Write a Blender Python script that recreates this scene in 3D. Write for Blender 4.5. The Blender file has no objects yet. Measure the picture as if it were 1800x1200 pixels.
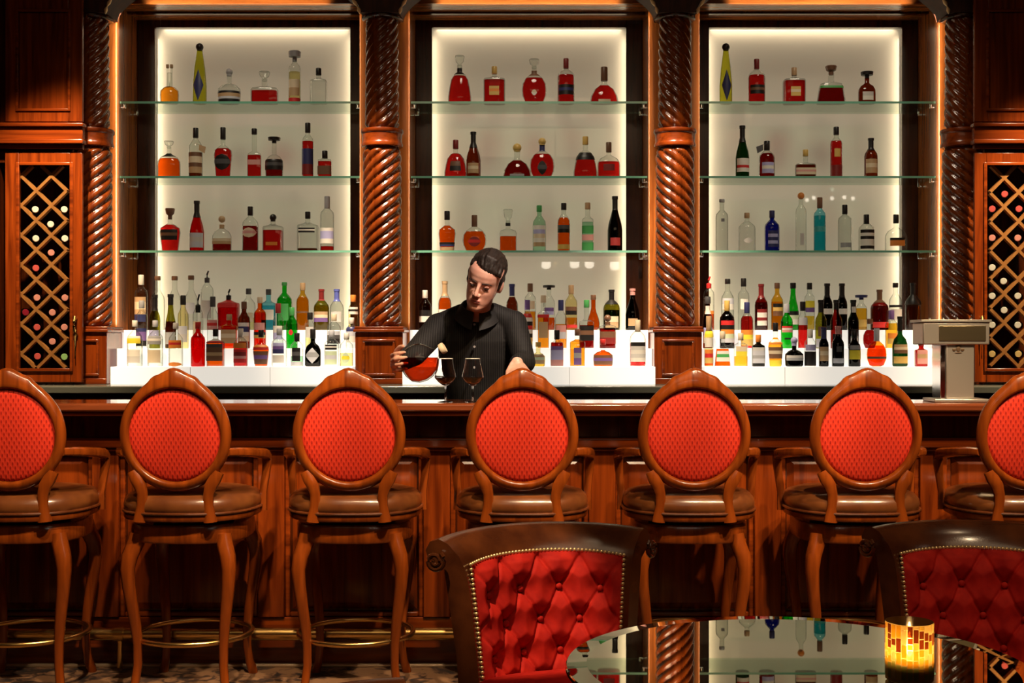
import bpy, math, random
from mathutils import Vector, Matrix, Euler, noise
R = math.radians
PI = math.pi
sc = bpy.context.scene
col = sc.collection
random.seed(7)

# ------------------------------------------------------------------ camera, world, lights
CAMZ, VPX, F = 1.40, 930.0, 2250.0
cd = bpy.data.cameras.new('camera'); cam = bpy.data.objects.new('camera', cd); col.objects.link(cam)
cam.location = (0, 0, CAMZ); cam.rotation_euler = (R(90), 0, 0)
cd.lens = 45.0; cd.sensor_width = 36.0; cd.shift_x = -30.0 / 1800.0
cd.clip_start = 0.05; cd.clip_end = 60
sc.camera = cam
sc.view_settings.view_transform = 'Standard'
try: sc.view_settings.look = 'None'
except Exception: pass
sc.view_settings.gamma = 1.0
sc.view_settings.use_curve_mapping = False
sc.view_settings.exposure = 0.0
sc.cycles.transparent_max_bounces = 40
sc.cycles.max_bounces = 10
sc.cycles.use_denoising = True
sc.cycles.sample_clamp_indirect = 6.0
sc.cycles.caustics_reflective = False
sc.cycles.caustics_refractive = False

world = bpy.data.worlds.new('world'); sc.world = world; world.use_nodes = True
world.node_tree.nodes['Background'].inputs[0].default_value = (1.0, 0.78, 0.55, 1)
world.node_tree.nodes['Background'].inputs[1].default_value = 0.025

WARM = (1.0, 0.71, 0.42)
def aim(o, target):
    o.rotation_euler = (Vector(target) - o.location).to_track_quat('-Z', 'Y').to_euler()
def spot(name, loc, target, power, angle=40, blend=0.5, color=WARM, radius=0.05):
    l = bpy.data.lights.new(name, 'SPOT'); l.energy = power; l.color = color
    l.spot_size = R(angle); l.spot_blend = blend; l.shadow_soft_size = radius
    o = bpy.data.objects.new(name, l); col.objects.link(o); o.location = loc; aim(o, target)
    return o
def area(name, loc, target, power, sx, sy, color=WARM, spread=180):
    l = bpy.data.lights.new(name, 'AREA'); l.shape = 'RECTANGLE'; l.size = sx; l.size_y = sy
    l.energy = power; l.color = color; l.spread = R(spread)
    o = bpy.data.objects.new(name, l); col.objects.link(o); o.location = loc; aim(o, target)
    return o
# soft frontal fill added above the camera, no fixture there
area('added_fill', (0.2, 1.2, 4.1), (0.2, 4.6, 0.4), 26, 5.0, 1.2)
# ceiling downlights over the row of stools, set off to one side
for x, tx, pw in ((-0.75, -1.95, 600), (0.15, -1.00, 600), (1.0, 0.15, 560), (2.0, 1.2, 560), (2.9, 2.0, 500)):
    spot('downlight_stools', (x, 3.2, 4.1), (tx, 5.1, 0.75), pw, 40, 0.5)
for x in (-2.40, -1.72, -1.04, -0.367, 0.31, 0.98, 1.645, 2.35):
    spot('downlight_bar', (x + 0.25, 2.3, 4.1), (x, 5.55, 0.80), 420, 12, 0.7)
# downlights over the service aisle, washing columns and cabinets
for x in (-0.88, 0.88):
    spot('downlight_column', (x - 0.35, 6.45, 4.1), (x, 7.65, 1.55), 980, 33, 0.8, (1.0, .76, .52))
for x, tx, an in ((-2.45, -2.80, 36), (3.2, 2.95, 34)):
    spot('downlight_cabinet', (x, 6.2, 4.1), (tx, 7.43, 1.78), 1150, an, 0.8)
# downlights in the aisle, lighting the bottles of each bay from the front
for x in (-1.78, 0.0, 1.78):
    spot('downlight_bay', (x, 6.55, 4.15), (x, 7.95, 1.9), 95, 62, 0.6, (1.0, .84, .62), 0.35)
# lounge downlights over the armchairs
spot('downlight_lounge', (-0.7, 2.3, 4.1), (-0.07, 3.55, 0.86), 620, 7.5, 0.2)
spot('downlight_lounge', (1.6, 1.9, 4.1), (1.25, 3.5, 0.8), 80, 34, 0.5)
spot('downlight_lounge', (-1.1, 1.1, 4.1), (-0.2, 2.0, 0.85), 260, 16, 0.5)
# spot added to brighten the bartender's face
spot('bartender_fill_spot', (0.70, 4.3, 3.5), (-0.25, 5.95, 1.6), 430, 20, 0.5, (1.0, .80, .66))
# LED strips behind the edges of the lit panels are made with the panels

def P(x, y, D): return Vector(((x - VPX) * D / F, D, CAMZ - (y - 600.0) * D / F))
def PX(x, D): return (x - VPX) * D / F
def PZ(y, D): return CAMZ - (y - 600.0) * D / F

# ------------------------------------------------------------------ materials
MATS = {}
def newmat(key):
    m = bpy.data.materials.new(key); m.use_nodes = True
    nt = m.node_tree; b = nt.nodes['Principled BSDF']
    return m, nt, b
def setp(b, **kw):
    names = dict(color='Base Color', rough='Roughness', metal='Metallic', coat='Coat Weight', coatr='Coat Roughness',
                 spec='Specular IOR Level', emit='Emission Color', es='Emission Strength', sheen='Sheen Weight', ior='IOR', sss='Subsurface Weight')
    for k, v in kw.items():
        i = b.inputs[names[k]]
        if k in ('color', 'emit'): v = (*v, 1)
        i.default_value = v
def plain(key, color, rough=0.4, **kw):
    if key in MATS: return MATS[key]
    m, nt, b = newmat(key); setp(b, color=color, rough=rough, **kw); MATS[key] = m
    return m
def wood(key, c1, c2, axis='Z', rough=0.24, coat=0.12, scale=1.0):
    m, nt, b = newmat(key); N = nt.nodes; L = nt.links
    tc = N.new('ShaderNodeTexCoord'); mp = N.new('ShaderNodeMapping')
    s = [14 * scale] * 3; s['XYZ'.index(axis)] = 0.9 * scale
    mp.inputs['Scale'].default_value = s
    nz = N.new('ShaderNodeTexNoise'); nz.inputs['Scale'].default_value = 2.2; nz.inputs['Detail'].default_value = 5; nz.inputs['Distortion'].default_value = 0.6
    rp = N.new('ShaderNodeValToRGB')
    rp.color_ramp.elements[0].position = 0.3; rp.color_ramp.elements[0].color = (*c1, 1)
    rp.color_ramp.elements[1].position = 0.72; rp.color_ramp.elements[1].color = (*c2, 1)
    L.new(tc.outputs['Object'], mp.inputs[0]); L.new(mp.outputs[0], nz.inputs['Vector']); L.new(nz.outputs[0], rp.inputs[0])
    L.new(rp.outputs[0], b.inputs['Base Color'])
    setp(b, rough=rough, coat=coat, coatr=0.08, spec=0.38)
    MATS[key] = m
    return m
CH1, CH2 = (0.085, 0.0125, 0.0018), (0.25, 0.043, 0.0045)
W_PIL = wood('cherry_glow_painted_in', (0.14, 0.034, 0.006), (0.34, 0.100, 0.020), 'Z')  # lamplight on pilasters and reveals is put into this lighter, oranger wood
W_PILX = wood('cherry_glow_painted_in_level', (0.16, 0.042, 0.008), (0.34, 0.105, 0.022), 'X')  # soffit version, its lit tone also in the colour
W_ROPE = wood('turned_column_wood', (0.075, 0.0125, 0.002), (0.20, 0.040, 0.005), 'Z', 0.2, 0.5)
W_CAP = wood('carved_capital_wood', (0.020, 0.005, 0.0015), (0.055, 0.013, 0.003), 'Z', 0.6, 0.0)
W_Z = wood('cherry_wood_upright', CH1, CH2, 'Z')
W_X = wood('cherry_wood_level', CH1, CH2, 'X')
W_DARK = wood('dark_mahogany', (0.022, 0.0045, 0.001), (0.070, 0.013, 0.002), 'Z', 0.24)
W_BARTOP = wood('polished_bar_top_wood', (0.11, 0.026, 0.009), (0.22, 0.055, 0.018), 'X', 0.14, 0.8)
W_CHAIR = wood('stool_wood', (0.12, 0.022, 0.003), (0.27, 0.055, 0.006), 'Z', 0.22, 0.15)
W_LAT = wood('lattice_wood', (0.30, 0.12, 0.035), (0.42, 0.19, 0.06), 'Z', 0.4, 0.1)
BLACK = plain('black_void', (0.006, 0.005, 0.005), 0.6)
BRASS = plain('brass', (0.72, 0.47, 0.16), 0.25, metal=1.0)
STEEL = plain('brushed_steel', (0.56, 0.52, 0.46), 0.36, metal=0.8)
CHROME = plain('chrome', (0.8, 0.8, 0.8), 0.12, metal=1.0)
GRANITE = plain('counter_stone', (0.10, 0.105, 0.085), 0.18)
PLASTER = plain('room_plaster', (0.22, 0.13, 0.07), 0.8)

def leather(key, c1, c2, rough=0.3):
    m, nt, b = newmat(key); N = nt.nodes; L = nt.links
    tc = N.new('ShaderNodeTexCoord'); nz = N.new('ShaderNodeTexNoise'); nz.inputs['Scale'].default_value = 9; nz.inputs['Detail'].default_value = 4
    rp = N.new('ShaderNodeValToRGB'); rp.color_ramp.elements[0].color = (*c1, 1); rp.color_ramp.elements[1].color = (*c2, 1)
    rp.color_ramp.elements[0].position = 0.35; rp.color_ramp.elements[1].position = 0.7
    vo = N.new('ShaderNodeTexVoronoi'); vo.inputs['Scale'].default_value = 260
    bp = N.new('ShaderNodeBump'); bp.inputs['Strength'].default_value = 0.12; bp.inputs['Distance'].default_value = 0.001
    L.new(tc.outputs['Object'], nz.inputs['Vector']); L.new(nz.outputs[0], rp.inputs[0]); L.new(rp.outputs[0], b.inputs['Base Color'])
    L.new(tc.outputs['Object'], vo.inputs['Vector']); L.new(vo.outputs['Distance'], bp.inputs['Height']); L.new(bp.outputs[0], b.inputs['Normal'])
    setp(b, rough=rough, coat=0.5, coatr=0.15); MATS[key] = m
    return m
L_SEAT = leather('brown_seat_leather', (0.10, 0.028, 0.008), (0.20, 0.065, 0.016), 0.3)
L_DARK = leather('dark_brown_leather', (0.065, 0.017, 0.006), (0.150, 0.042, 0.012), 0.22)

def redfabric(key, base, dark, sc_=1.0):
    """woven red cloth with a small honeycomb figure"""
    m, nt, b = newmat(key); N = nt.nodes; L = nt.links
    tc = N.new('ShaderNodeTexCoord'); sx = N.new('ShaderNodeSeparateXYZ'); L.new(tc.outputs['Object'], sx.inputs[0])
    def mth(op, a, bb=None):
        n = N.new('ShaderNodeMath'); n.operation = op
        for i, v in enumerate((a, bb)):
            if v is None: continue
            if isinstance(v, (int, float)): n.inputs[i].default_value = v
            else: L.new(v, n.inputs[i])
        return n.outputs[0]
    fx = mth('MULTIPLY', sx.outputs[0], 2 * PI / 0.0190); fz = mth('MULTIPLY', sx.outputs[2], 2 * PI / 0.0330)
    a = mth('MULTIPLY', mth('COSINE', fx), mth('COSINE', fz))
    c2 = mth('COSINE', mth('MULTIPLY', fx, 2.0))
    h = mth('ADD', a, mth('MULTIPLY', c2, 0.35))
    mr = N.new('ShaderNodeMapRange'); mr.inputs['From Min'].default_value = 0.35; mr.inputs['From Max'].default_value = 0.95
    L.new(h, mr.inputs['Value'])
    mx = N.new('ShaderNodeMix'); mx.data_type = 'RGBA'
    mx.inputs[6].default_value = (*base, 1); mx.inputs[7].default_value = (*dark, 1)
    L.new(mr.outputs[0], mx.inputs[0]); L.new(mx.outputs[2], b.inputs['Base Color'])
    bp = N.new('ShaderNodeBump'); bp.inputs['Strength'].default_value = 0.25; bp.inputs['Distance'].default_value = 0.002
    L.new(h, bp.inputs['Height']); L.new(bp.outputs[0], b.inputs['Normal'])
    setp(b, rough=0.6, spec=0.25); MATS[key] = m
    return m
RED_PAT = redfabric('red_figured_cloth', (0.62, 0.035, 0.014), (0.30, 0.010, 0.006))
def velvet(key, c1, c2):
    m, nt, b = newmat(key); N = nt.nodes; L = nt.links
    tc = N.new('ShaderNodeTexCoord'); nz = N.new('ShaderNodeTexNoise'); nz.inputs['Scale'].default_value = 30; nz.inputs['Detail'].default_value = 6
    rp = N.new('ShaderNodeValToRGB'); rp.color_ramp.elements[0].color = (*c1, 1); rp.color_ramp.elements[1].color = (*c2, 1)
    rp.color_ramp.elements[0].position = 0.3; rp.color_ramp.elements[1].position = 0.7
    L.new(tc.outputs['Object'], nz.inputs['Vector']); L.new(nz.outputs[0], rp.inputs[0]); L.new(rp.outputs[0], b.inputs['Base Color'])
    setp(b, rough=0.75, spec=0.2); MATS[key] = m
    return m
VELVET = velvet('red_velvet', (0.42, 0.010, 0.008), (0.62, 0.022, 0.012))

def glass(key, tint, edge=0.45, gloss=1.0):
    """thin coloured glass: tinted straight-through light, darker towards the rim, with sharp reflections"""
    if key in MATS: return MATS[key]
    m = bpy.data.materials.new(key); m.use_nodes = True; nt = m.node_tree; N = nt.nodes; L = nt.links
    N.clear()
    out = N.new('ShaderNodeOutputMaterial'); tr = N.new('ShaderNodeBsdfTransparent'); gl = N.new('ShaderNodeBsdfGlossy')
    gl.inputs['Roughness'].default_value = 0.03
    lw = N.new('ShaderNodeLayerWeight'); lw.inputs['Blend'].default_value = 0.35
    rp = N.new('ShaderNodeValToRGB')
    rp.color_ramp.elements[0].position = 0.25; rp.color_ramp.elements[0].color = (*tint, 1)
    rp.color_ramp.elements[1].position = 0.95; rp.color_ramp.elements[1].color = (*[c * edge for c in tint], 1)  # darker edge tint stands in for refraction
    fr = N.new('ShaderNodeFresnel'); fr.inputs['IOR'].default_value = 1.42
    ge = N.new('ShaderNodeNewGeometry'); io = N.new('ShaderNodeMath'); io.operation = 'MULTIPLY_ADD'
    io.inputs[1].default_value = 1 / 1.42 - 1.42; io.inputs[2].default_value = 1.42      # same outline from inside and outside
    L.new(ge.outputs['Backfacing'], io.inputs[0]); L.new(io.outputs[0], fr.inputs['IOR'])
    mm = N.new('ShaderNodeMath'); mm.operation = 'MULTIPLY'; mm.inputs[1].default_value = gloss
    mx = N.new('ShaderNodeMixShader')
    L.new(lw.outputs['Facing'], rp.inputs[0]); L.new(rp.outputs[0], tr.inputs[0])
    L.new(fr.outputs[0], mm.inputs[0]); L.new(mm.outputs[0], mx.inputs[0]); L.new(tr.outputs[0], mx.inputs[1]); L.new(gl.outputs[0], mx.inputs[2])
    L.new(mx.outputs[0], out.inputs[0])
    MATS[key] = m
    return m
G_SHELF = glass('shelf_glass', (0.86, 0.96, 0.90), 0.8, 0.8)
G_EDGE = plain('green_glass_edge', (0.16, 0.42, 0.30), 0.1, coat=0.5)
G_PANE = glass('door_glass', (0.93, 0.94, 0.92), 0.8, 0.6)
G_CLEAR = glass('clear_glass', (0.95, 0.96, 0.95), 0.30)

def emit(key, color, strength, base=(0.8, 0.8, 0.8), rough=0.4, **kw):
    m, nt, b = newmat(key); setp(b, color=base, rough=rough, emit=color, es=strength, **kw); MATS[key] = m
    return m
M_PANEL = emit('backlit_panel_glass', (1.0, 0.86, 0.60), 0.155, (0.66, 0.63, 0.55), 0.5, coat=1.0, coatr=0.02)
M_STEP = emit('lit_acrylic', (1.0, 0.94, 0.84), 0.66, (0.8, 0.8, 0.78), 0.3)
M_FLAME = emit('candle_flame', (1.0, 0.60, 0.20), 110.0)
M_SHADE = emit('lamp_shade_glow', (1.0, 0.88, 0.70), 14.0)

# ------------------------------------------------------------------ mesh builder
class MB:
    def __init__(s): s.v = []; s.f = []; s.m = []; s.cur = 0
    def add(s, vs, fs):
        o = len(s.v); s.v.extend(tuple(v) for v in vs)
        for f in fs: s.f.append(tuple(i + o for i in f)); s.m.append(s.cur)
        return s
    def box(s, lo, hi):
        x0, y0, z0 = [min(a, b) for a, b in zip(lo, hi)]; x1, y1, z1 = [max(a, b) for a, b in zip(lo, hi)]
        return s.add([(x0, y0, z0), (x1, y0, z0), (x1, y1, z0), (x0, y1, z0), (x0, y0, z1), (x1, y0, z1), (x1, y1, z1), (x0, y1, z1)],
                     [(0, 3, 2, 1), (4, 5, 6, 7), (0, 1, 5, 4), (1, 2, 6, 5), (2, 3, 7, 6), (3, 0, 4, 7)])
    def loft(s, rings, closed=False, caps=True):
        n = len(rings[0]); vs = [p for r in rings for p in r]; fs = []
        m = len(rings)
        for i in range(m if closed else m - 1):
            a, b = i * n, ((i + 1) % m) * n
            for j in range(n):
                k = (j + 1) % n; fs.append((a + j, a + k, b + k, b + j))
        if caps and not closed:
            fs.append(tuple(range(n - 1, -1, -1))); fs.append(tuple((m - 1) * n + j for j in range(n)))
        return s.add(vs, fs)
    def lathe(s, prof, c=(0, 0, 0), n=24, ry=1.0, power=2.0, caps=True, a0=0.0, mat=None):
        rings = []
        for r, z in prof:
            ring = []
            for j in range(n):
                t = 2 * PI * j / n + a0; cx, sy = math.cos(t), math.sin(t)
                if power != 2.0:
                    k = (abs(cx) ** power + abs(sy) ** power) ** (-1.0 / power); cx *= k; sy *= k
                p = Vector((r * cx, r * ry * sy, z))
                if mat is not None: p = mat @ p
                ring.append((p[0] + c[0], p[1] + c[1], p[2] + c[2]))
            rings.append(ring)
        return s.loft(rings, caps=caps)
    def tube(s, pts, rad, n=10, closed=False, ry=None, up=(0, 0, 1), power=2.0):
        pts = [Vector(p) for p in pts]; m = len(pts)
        if not isinstance(rad, (list, tuple)): rad = [rad] * m
        rings = []; prev = None
        for i, p in enumerate(pts):
            if closed: t = pts[(i + 1) % m] - pts[i - 1]
            else: t = pts[min(i + 1, m - 1)] - pts[max(i - 1, 0)]
            t.normalize()
            u = Vector(up) - Vector(up).dot(t) * t
            if u.length < 1e-3: u = (prev - prev.dot(t) * t) if prev is not None else Vector((1, 0, 0)) - t.x * t
            u.normalize(); prev = u; w = t.cross(u)
            ring = []
            for j in range(n):
                a = 2 * PI * (j + (0.5 if n == 4 else 0)) / n; ca, sa = math.cos(a), math.sin(a)
                if power != 2.0:
                    k = (abs(ca) ** power + abs(sa) ** power) ** (-1.0 / power); ca *= k; sa *= k
                ring.append(p + u * (rad[i] * ca) + w * ((rad[i] if ry is None else rad[i] * ry) * sa))
            rings.append(ring)
        return s.loft(rings, closed=closed)
    def ball(s, c, r, nu=14, nv=9, mat=None):
        r = (r, r, r) if not isinstance(r, (tuple, list)) else r
        vs = []; fs = []
        for i in range(1, nv):
            ph = PI * i / nv
            for j in range(nu):
                t = 2 * PI * j / nu
                vs.append(Vector((r[0] * math.sin(ph) * math.cos(t), r[1] * math.sin(ph) * math.sin(t), r[2] * math.cos(ph))))
        vs.append(Vector((0, 0, r[2]))); vs.append(Vector((0, 0, -r[2])))
        if mat is not None: vs = [mat @ v for v in vs]
        vs = [v + Vector(c) for v in vs]
        for i in range(nv - 2):
            for j in range(nu):
                k = (j + 1) % nu; fs.append((i * nu + j, (i + 1) * nu + j, (i + 1) * nu + k, i * nu + k))
        T, B = len(vs) - 2, len(vs) - 1
        for j in range(nu):
            k = (j + 1) % nu; fs.append((T, j, k)); fs.append((B, (nv - 2) * nu + k, (nv - 2) * nu + j))
        return s.add(vs, fs)
    def chain(s, pts, rads, n=12):
        """overlapping round links for a later voxel skin"""
        pts = [Vector(p) for p in pts]
        for i in range(len(pts) - 1):
            a, b = pts[i], pts[i + 1]; d = b - a; L = max(d.length, 1e-5)
            k = max(2, int(L / (0.45 * min(rads[i], rads[i + 1]))) + 1)
            for j in range(k + (1 if i == len(pts) - 2 else 0)):
                t = j / k; s.ball(a + d * t, rads[i] + (rads[i + 1] - rads[i]) * t, n, 8)
        return s
    def build(s, name, mats, parent=None, smooth=True, bevel=0.0, angle=40):
        me = bpy.data.meshes.new(name); me.from_pydata(s.v, [], s.f)
        if not isinstance(mats, (list, tuple)): mats = [mats]
        for m in mats: me.materials.append(m)
        if len(mats) > 1: me.polygons.foreach_set('material_index', s.m)
        me.validate(); me.update()
        if smooth:
            me.shade_smooth(); me.set_sharp_from_angle(angle=R(angle))
        o = bpy.data.objects.new(name, me); col.objects.link(o)
        if parent is not None: o.parent = parent
        if bevel > 0:
            bm = o.modifiers.new('edge', 'BEVEL'); bm.width = bevel; bm.segments = 2; bm.limit_method = 'ANGLE'; bm.angle_limit = R(50)
        return o
def boxmb(*bs):
    m = MB()
    for lo, hi in bs: m.box(lo, hi)
    return m
def tag(o, label=None, cat=None, group=None, kind=None):
    if label: o['label'] = label
    if cat: o['category'] = cat
    if group: o['group'] = group
    if kind: o['kind'] = kind
    return o
def empty(name, loc=(0, 0, 0), rz=0.0):
    o = bpy.data.objects.new(name, None); col.objects.link(o); o.location = loc; o.rotation_euler = (0, 0, rz); o.empty_display_size = 0.05
    return o
def copy_tree(o, parent=None):
    c = o.copy(); col.objects.link(c)
    if parent is not None: c.parent = parent
    for ch in list(o.children): copy_tree(ch, c)
    return c
def struct(name, mb, mat, **kw):
    o = mb.build(name, mat, None, **kw); o['kind'] = 'structure'
    return o
def voxel(mb, name, mats, parent, size, smooth=2):
    """one continuous skin over all the links in mb"""
    o = mb.build(name + '_tmp', mats); rm = o.modifiers.new('r', 'REMESH'); rm.mode = 'VOXEL'; rm.voxel_size = size
    if smooth:
        sm = o.modifiers.new('s', 'SMOOTH'); sm.iterations = smooth; sm.factor = 0.5
    dg = bpy.context.evaluated_depsgraph_get(); dg.update()
    me = bpy.data.meshes.new_from_object(o.evaluated_get(dg)); me.name = name
    old = o.data; bpy.data.objects.remove(o); bpy.data.meshes.remove(old)
    me.materials.clear()
    for m in (mats if isinstance(mats, (list, tuple)) else [mats]): me.materials.append(m)
    me.shade_smooth()
    n = bpy.data.objects.new(name, me); col.objects.link(n)
    if parent is not None: n.parent = parent
    return n

def wbuild(mb, name, mats, root, **kw):
    """mb holds world coordinates; the part is stored relative to its thing's base"""
    b = root.location; mb.v = [(v[0] - b[0], v[1] - b[1], v[2] - b[2]) for v in mb.v]
    return mb.build(name, mats, root, **kw)
def cbuild(mb, name, mats, parent_obj, base, **kw):
    mb.v = [(v[0] - base[0], v[1] - base[1], v[2] - base[2]) for v in mb.v]
    return mb.build(name, mats, parent_obj, **kw)

# ------------------------------------------------------------------ room shell
def carpet():
    m, nt, b = newmat('patterned_carpet'); N = nt.nodes; L = nt.links
    tc = N.new('ShaderNodeTexCoord')
    vo = N.new('ShaderNodeTexVoronoi'); vo.inputs['Scale'].default_value = 9.0
    nz = N.new('ShaderNodeTexNoise'); nz.inputs['Scale'].default_value = 14; nz.inputs['Detail'].default_value = 5; nz.inputs['Distortion'].default_value = 1.5
    rp = N.new('ShaderNodeValToRGB'); e = rp.color_ramp.elements
    e[0].position = 0.46; e[0].color = (0.007, 0.003, 0.002, 1); e[1].position = 0.60; e[1].color = (0.036, 0.013, 0.005, 1)
    k = e.new(0.72); k.color = (0.17, 0.085, 0.038, 1)
    ad = N.new('ShaderNodeMath'); ad.operation = 'MULTIPLY_ADD'; ad.inputs[1].default_value = 0.35
    L.new(tc.outputs['Object'], vo.inputs['Vector']); L.new(tc.outputs['Object'], nz.inputs['Vector'])
    L.new(vo.outputs['Distance'], ad.inputs[0]); L.new(nz.outputs[0], ad.inputs[2]); L.new(ad.outputs[0], rp.inputs[0]); L.new(rp.outputs[0], b.inputs['Base Color'])
    setp(b, rough=0.9); return m
struct('floor', boxmb(((-4.6, -1.6, -0.1), (4.6, 8.9, 0.0))), carpet(), smooth=False)
struct('ceiling', boxmb(((-4.6, -1.6, 4.3), (4.6, 8.9, 4.4))), PLASTER, smooth=False)
struct('wall_back', boxmb(((-4.6, 8.75, 0), (4.6, 8.9, 4.3))), W_DARK, smooth=False)
struct('wall_left', boxmb(((-4.7, -1.6, 0), (-4.6, 8.9, 4.3))), W_Z, smooth=False)
struct('wall_right', boxmb(((4.6, -1.6, 0), (4.7, 8.9, 4.3))), W_Z, smooth=False)
struct('wall_front', boxmb(((-4.6, -1.7, 0), (4.6, -1.6, 4.3))), W_Z, smooth=False)
tr = MB().box((-4.5, 5.50, 0.0), (4.5, 5.535, 0.012))
struct('trim_1', tr, plain('worn_brass_strip', (0.55, 0.42, 0.28), 0.35, metal=0.8), bevel=0.003)

# ------------------------------------------------------------------ back bar carcass (pilasters, reveals, lips, soffit)
DF, DB = 7.82, 8.27          # front plane and panel plane of the bays
BAYS = [(-2.52, -1.036), (-0.73, 0.73), (1.043, 2.503)]
LIP = [(-2.408, -1.151), (-0.625, 0.625), (1.158, 2.400)]
SOF, LIPZ, CTZ = 3.465, 3.420, 1.148
bb = empty('back_bar', (0, 8.0, 0)); tag(bb, 'dark wood back bar wall with three tall shelved bays', 'back bar')
piers = [(-2.78, -2.52), (-1.036, -0.73), (0.73, 1.043), (2.503, 2.78)]
for i, (a, b_) in enumerate(piers):
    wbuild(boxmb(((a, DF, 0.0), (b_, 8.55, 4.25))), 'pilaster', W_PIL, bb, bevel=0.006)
for (a, b_), (c, d) in zip(BAYS, LIP):
    m = MB()
    m.box((a + .0005, 8.235, CTZ), (c, 8.27, 4.2)); m.box((d, 8.235, CTZ), (b_ - .0005, 8.27, 4.2)); m.box((c, 8.235, LIPZ), (d, 8.27, 4.2))
    wbuild(m, 'panel_frame', W_DARK, bb, bevel=0.003)
    s = MB().box((a + .0005, DF + 0.005, SOF), (b_ - .0005, 8.234, 4.2))
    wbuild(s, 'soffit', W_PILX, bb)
    s = MB().box((a + .0005, 8.02, SOF - 0.012), (b_ - .0005, 8.05, SOF - 0.0005))
    wbuild(s, 'soffit_strip', W_DARK, bb)

# lit panels and their hidden LED strips
plab = ['glowing cream glass panel in the bay with the big green bottle', 'glowing cream glass panel in the bay behind the bartender',
        'glowing cream glass panel in the bay behind the steel beer tap']
for (c, d), lab in zip(LIP, plab):
    o = MB().box((c - 0.03, 8.33, CTZ + 0.3), (d + 0.03, 8.345, LIPZ + 0.03)).build('backlit_panel', M_PANEL, None, smooth=False)
    tag(o, lab, 'light panel', 'backlit panels of the back bar')
    for x, dx in ((c - 0.012, 1), (d + 0.012, -1)):
        area('led_or_fill_strip', (x, 8.30, 2.4), (x + dx, 8.318, 2.4), 1.8, 0.02, 1.95, (1, .80, .54))
    l = area('led_or_fill_strip', ((c + d) / 2, 8.30, LIPZ + 0.012), ((c + d) / 2, 8.315, 2.4), 1.0, 1.2, 0.02, (1, .80, .54)); l.rotation_euler = (R(8), 0, 0)
# unseen strip lights added in the open bay fronts to brighten the reveals
for x, dx, pw in ((-2.52, 1, 2.8), (2.503, -1, 2.8), (-1.036, -1, .8), (-.73, 1, .8), (.73, -1, .8), (1.043, 1, .8)):
    l = area('led_or_fill_strip', (x + dx * .035, 7.795, 2.45), (x, 9, 2.45), pw, 0.012, 1.9, (1, .82, .56)); l.rotation_euler = (R(90), 0, R(dx * 52)); l.data.spread = R(76)
for (a, b_) in BAYS:
    l = area('led_or_fill_strip', ((a + b_) / 2, 7.795, SOF - .04), (0, 9, 3), 1.5, 1.1, 0.012, (1, .82, .56)); l.rotation_euler = (R(90 + 62), 0, 0); l.data.spread = R(84)  # added below the soffit without a fixture, to brighten its underside

# ------------------------------------------------------------------ glass shelves
SH = [2.875, 2.417, 1.959]
SHN = ['top', 'middle', 'lowest']
BAYL = ['bay with big green bottle', 'bay behind bartender', 'bay behind steel tap']
for bi, (a, b_) in enumerate(BAYS):
    for si, z in enumerate(SH):
        r = empty('glass_shelf', ((a + b_) / 2, 8.05, z)); tag(r, f'{SHN[si]} clear glass shelf holding bottles in the {BAYL[bi]}', 'shelf', 'glass shelves of the back bar')
        wbuild(boxmb(((a + .004, 7.875, z - 0.012), (b_ - .004, 8.232, z))), 'shelf_plate', G_SHELF, r, smooth=False)
        wbuild(boxmb(((a + .004, 7.870, z - 0.0125), (b_ - .004, 7.8745, z + 0.0005))), 'shelf_edge', G_EDGE, r, smooth=False)
        for x, dx in ((a, 1), (b_, -1)):
            for y in (7.90, 8.15):
                k = MB(); k.tube([(x + dx * .003, y, z - .032), (x + dx * .03, y, z - .032)], .007, 10); k.tube([(x + dx * .022, y, z - .033), (x + dx * .022, y, z - .0125)], .009, 10)
                wbuild(k, 'shelf_bracket', CHROME, r)

# ------------------------------------------------------------------ back counter and lit bottle steps
bc = empty('back_counter', (0, 7.6, 0)); tag(bc, 'long back counter with dark stone top behind the bar', 'counter')
wbuild(boxmb(((-3.08, 7.20, CTZ - 0.042), (3.08, 7.815, CTZ))), 'counter_top', GRANITE, bc, bevel=0.006)
m = MB().box((-3.07, 7.26, 0.0), (3.07, 7.81, CTZ - 0.0425))
wbuild(m, 'counter_base', W_DARK, bc, bevel=0.004)
for i in range(8):
    x0 = -2.9 + i * 0.72
    m = MB().box((x0, 7.235, 0.12), (x0 + 0.66, 7.2595, CTZ - 0.09)); wbuild(m, 'door', W_DARK, bc, bevel=0.008)
TIER = [(7.43, 7.64, 1.254, 1), (7.64, 7.8165, 1.358, 2), (7.8165, 8.06, 1.470, 3)]
for bi, (a, b_) in enumerate([(-2.43, -1.026), (-0.735, 0.733), (1.020, 2.43)]):
    r = empty('bottle_step', ((a + b_) / 2, 7.7, CTZ)); tag(r, f'lit white stepped bottle stand on the counter, {BAYL[bi]}', 'bottle stand', 'lit bottle stands on the back counter')
    for y0, y1, z, k in TIER:
        aa, bb2 = (a, b_) if k < 3 else (BAYS[bi][0] + .004, BAYS[bi][1] - .004)
        if k == 2: aa, bb2 = a - .03 * (bi == 0), b_ + .018 * (bi == 2)
        m = MB().box((aa, y0, CTZ + 0.0005), (bb2, y1 - .0005, z - 0.0005))
        wbuild(m, 'tier', M_STEP, r, bevel=0.002)
        if k == 1:
            for q in (0.33, 0.66):
                xx = aa + (bb2 - aa) * q
                wbuild(boxmb(((xx - .001, y0 - .001, CTZ + .002), (xx + .001, y0 - .0002, z - .002))), 'seam', plain('seam_grey', (.35, .34, .32), .6), r)

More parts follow.
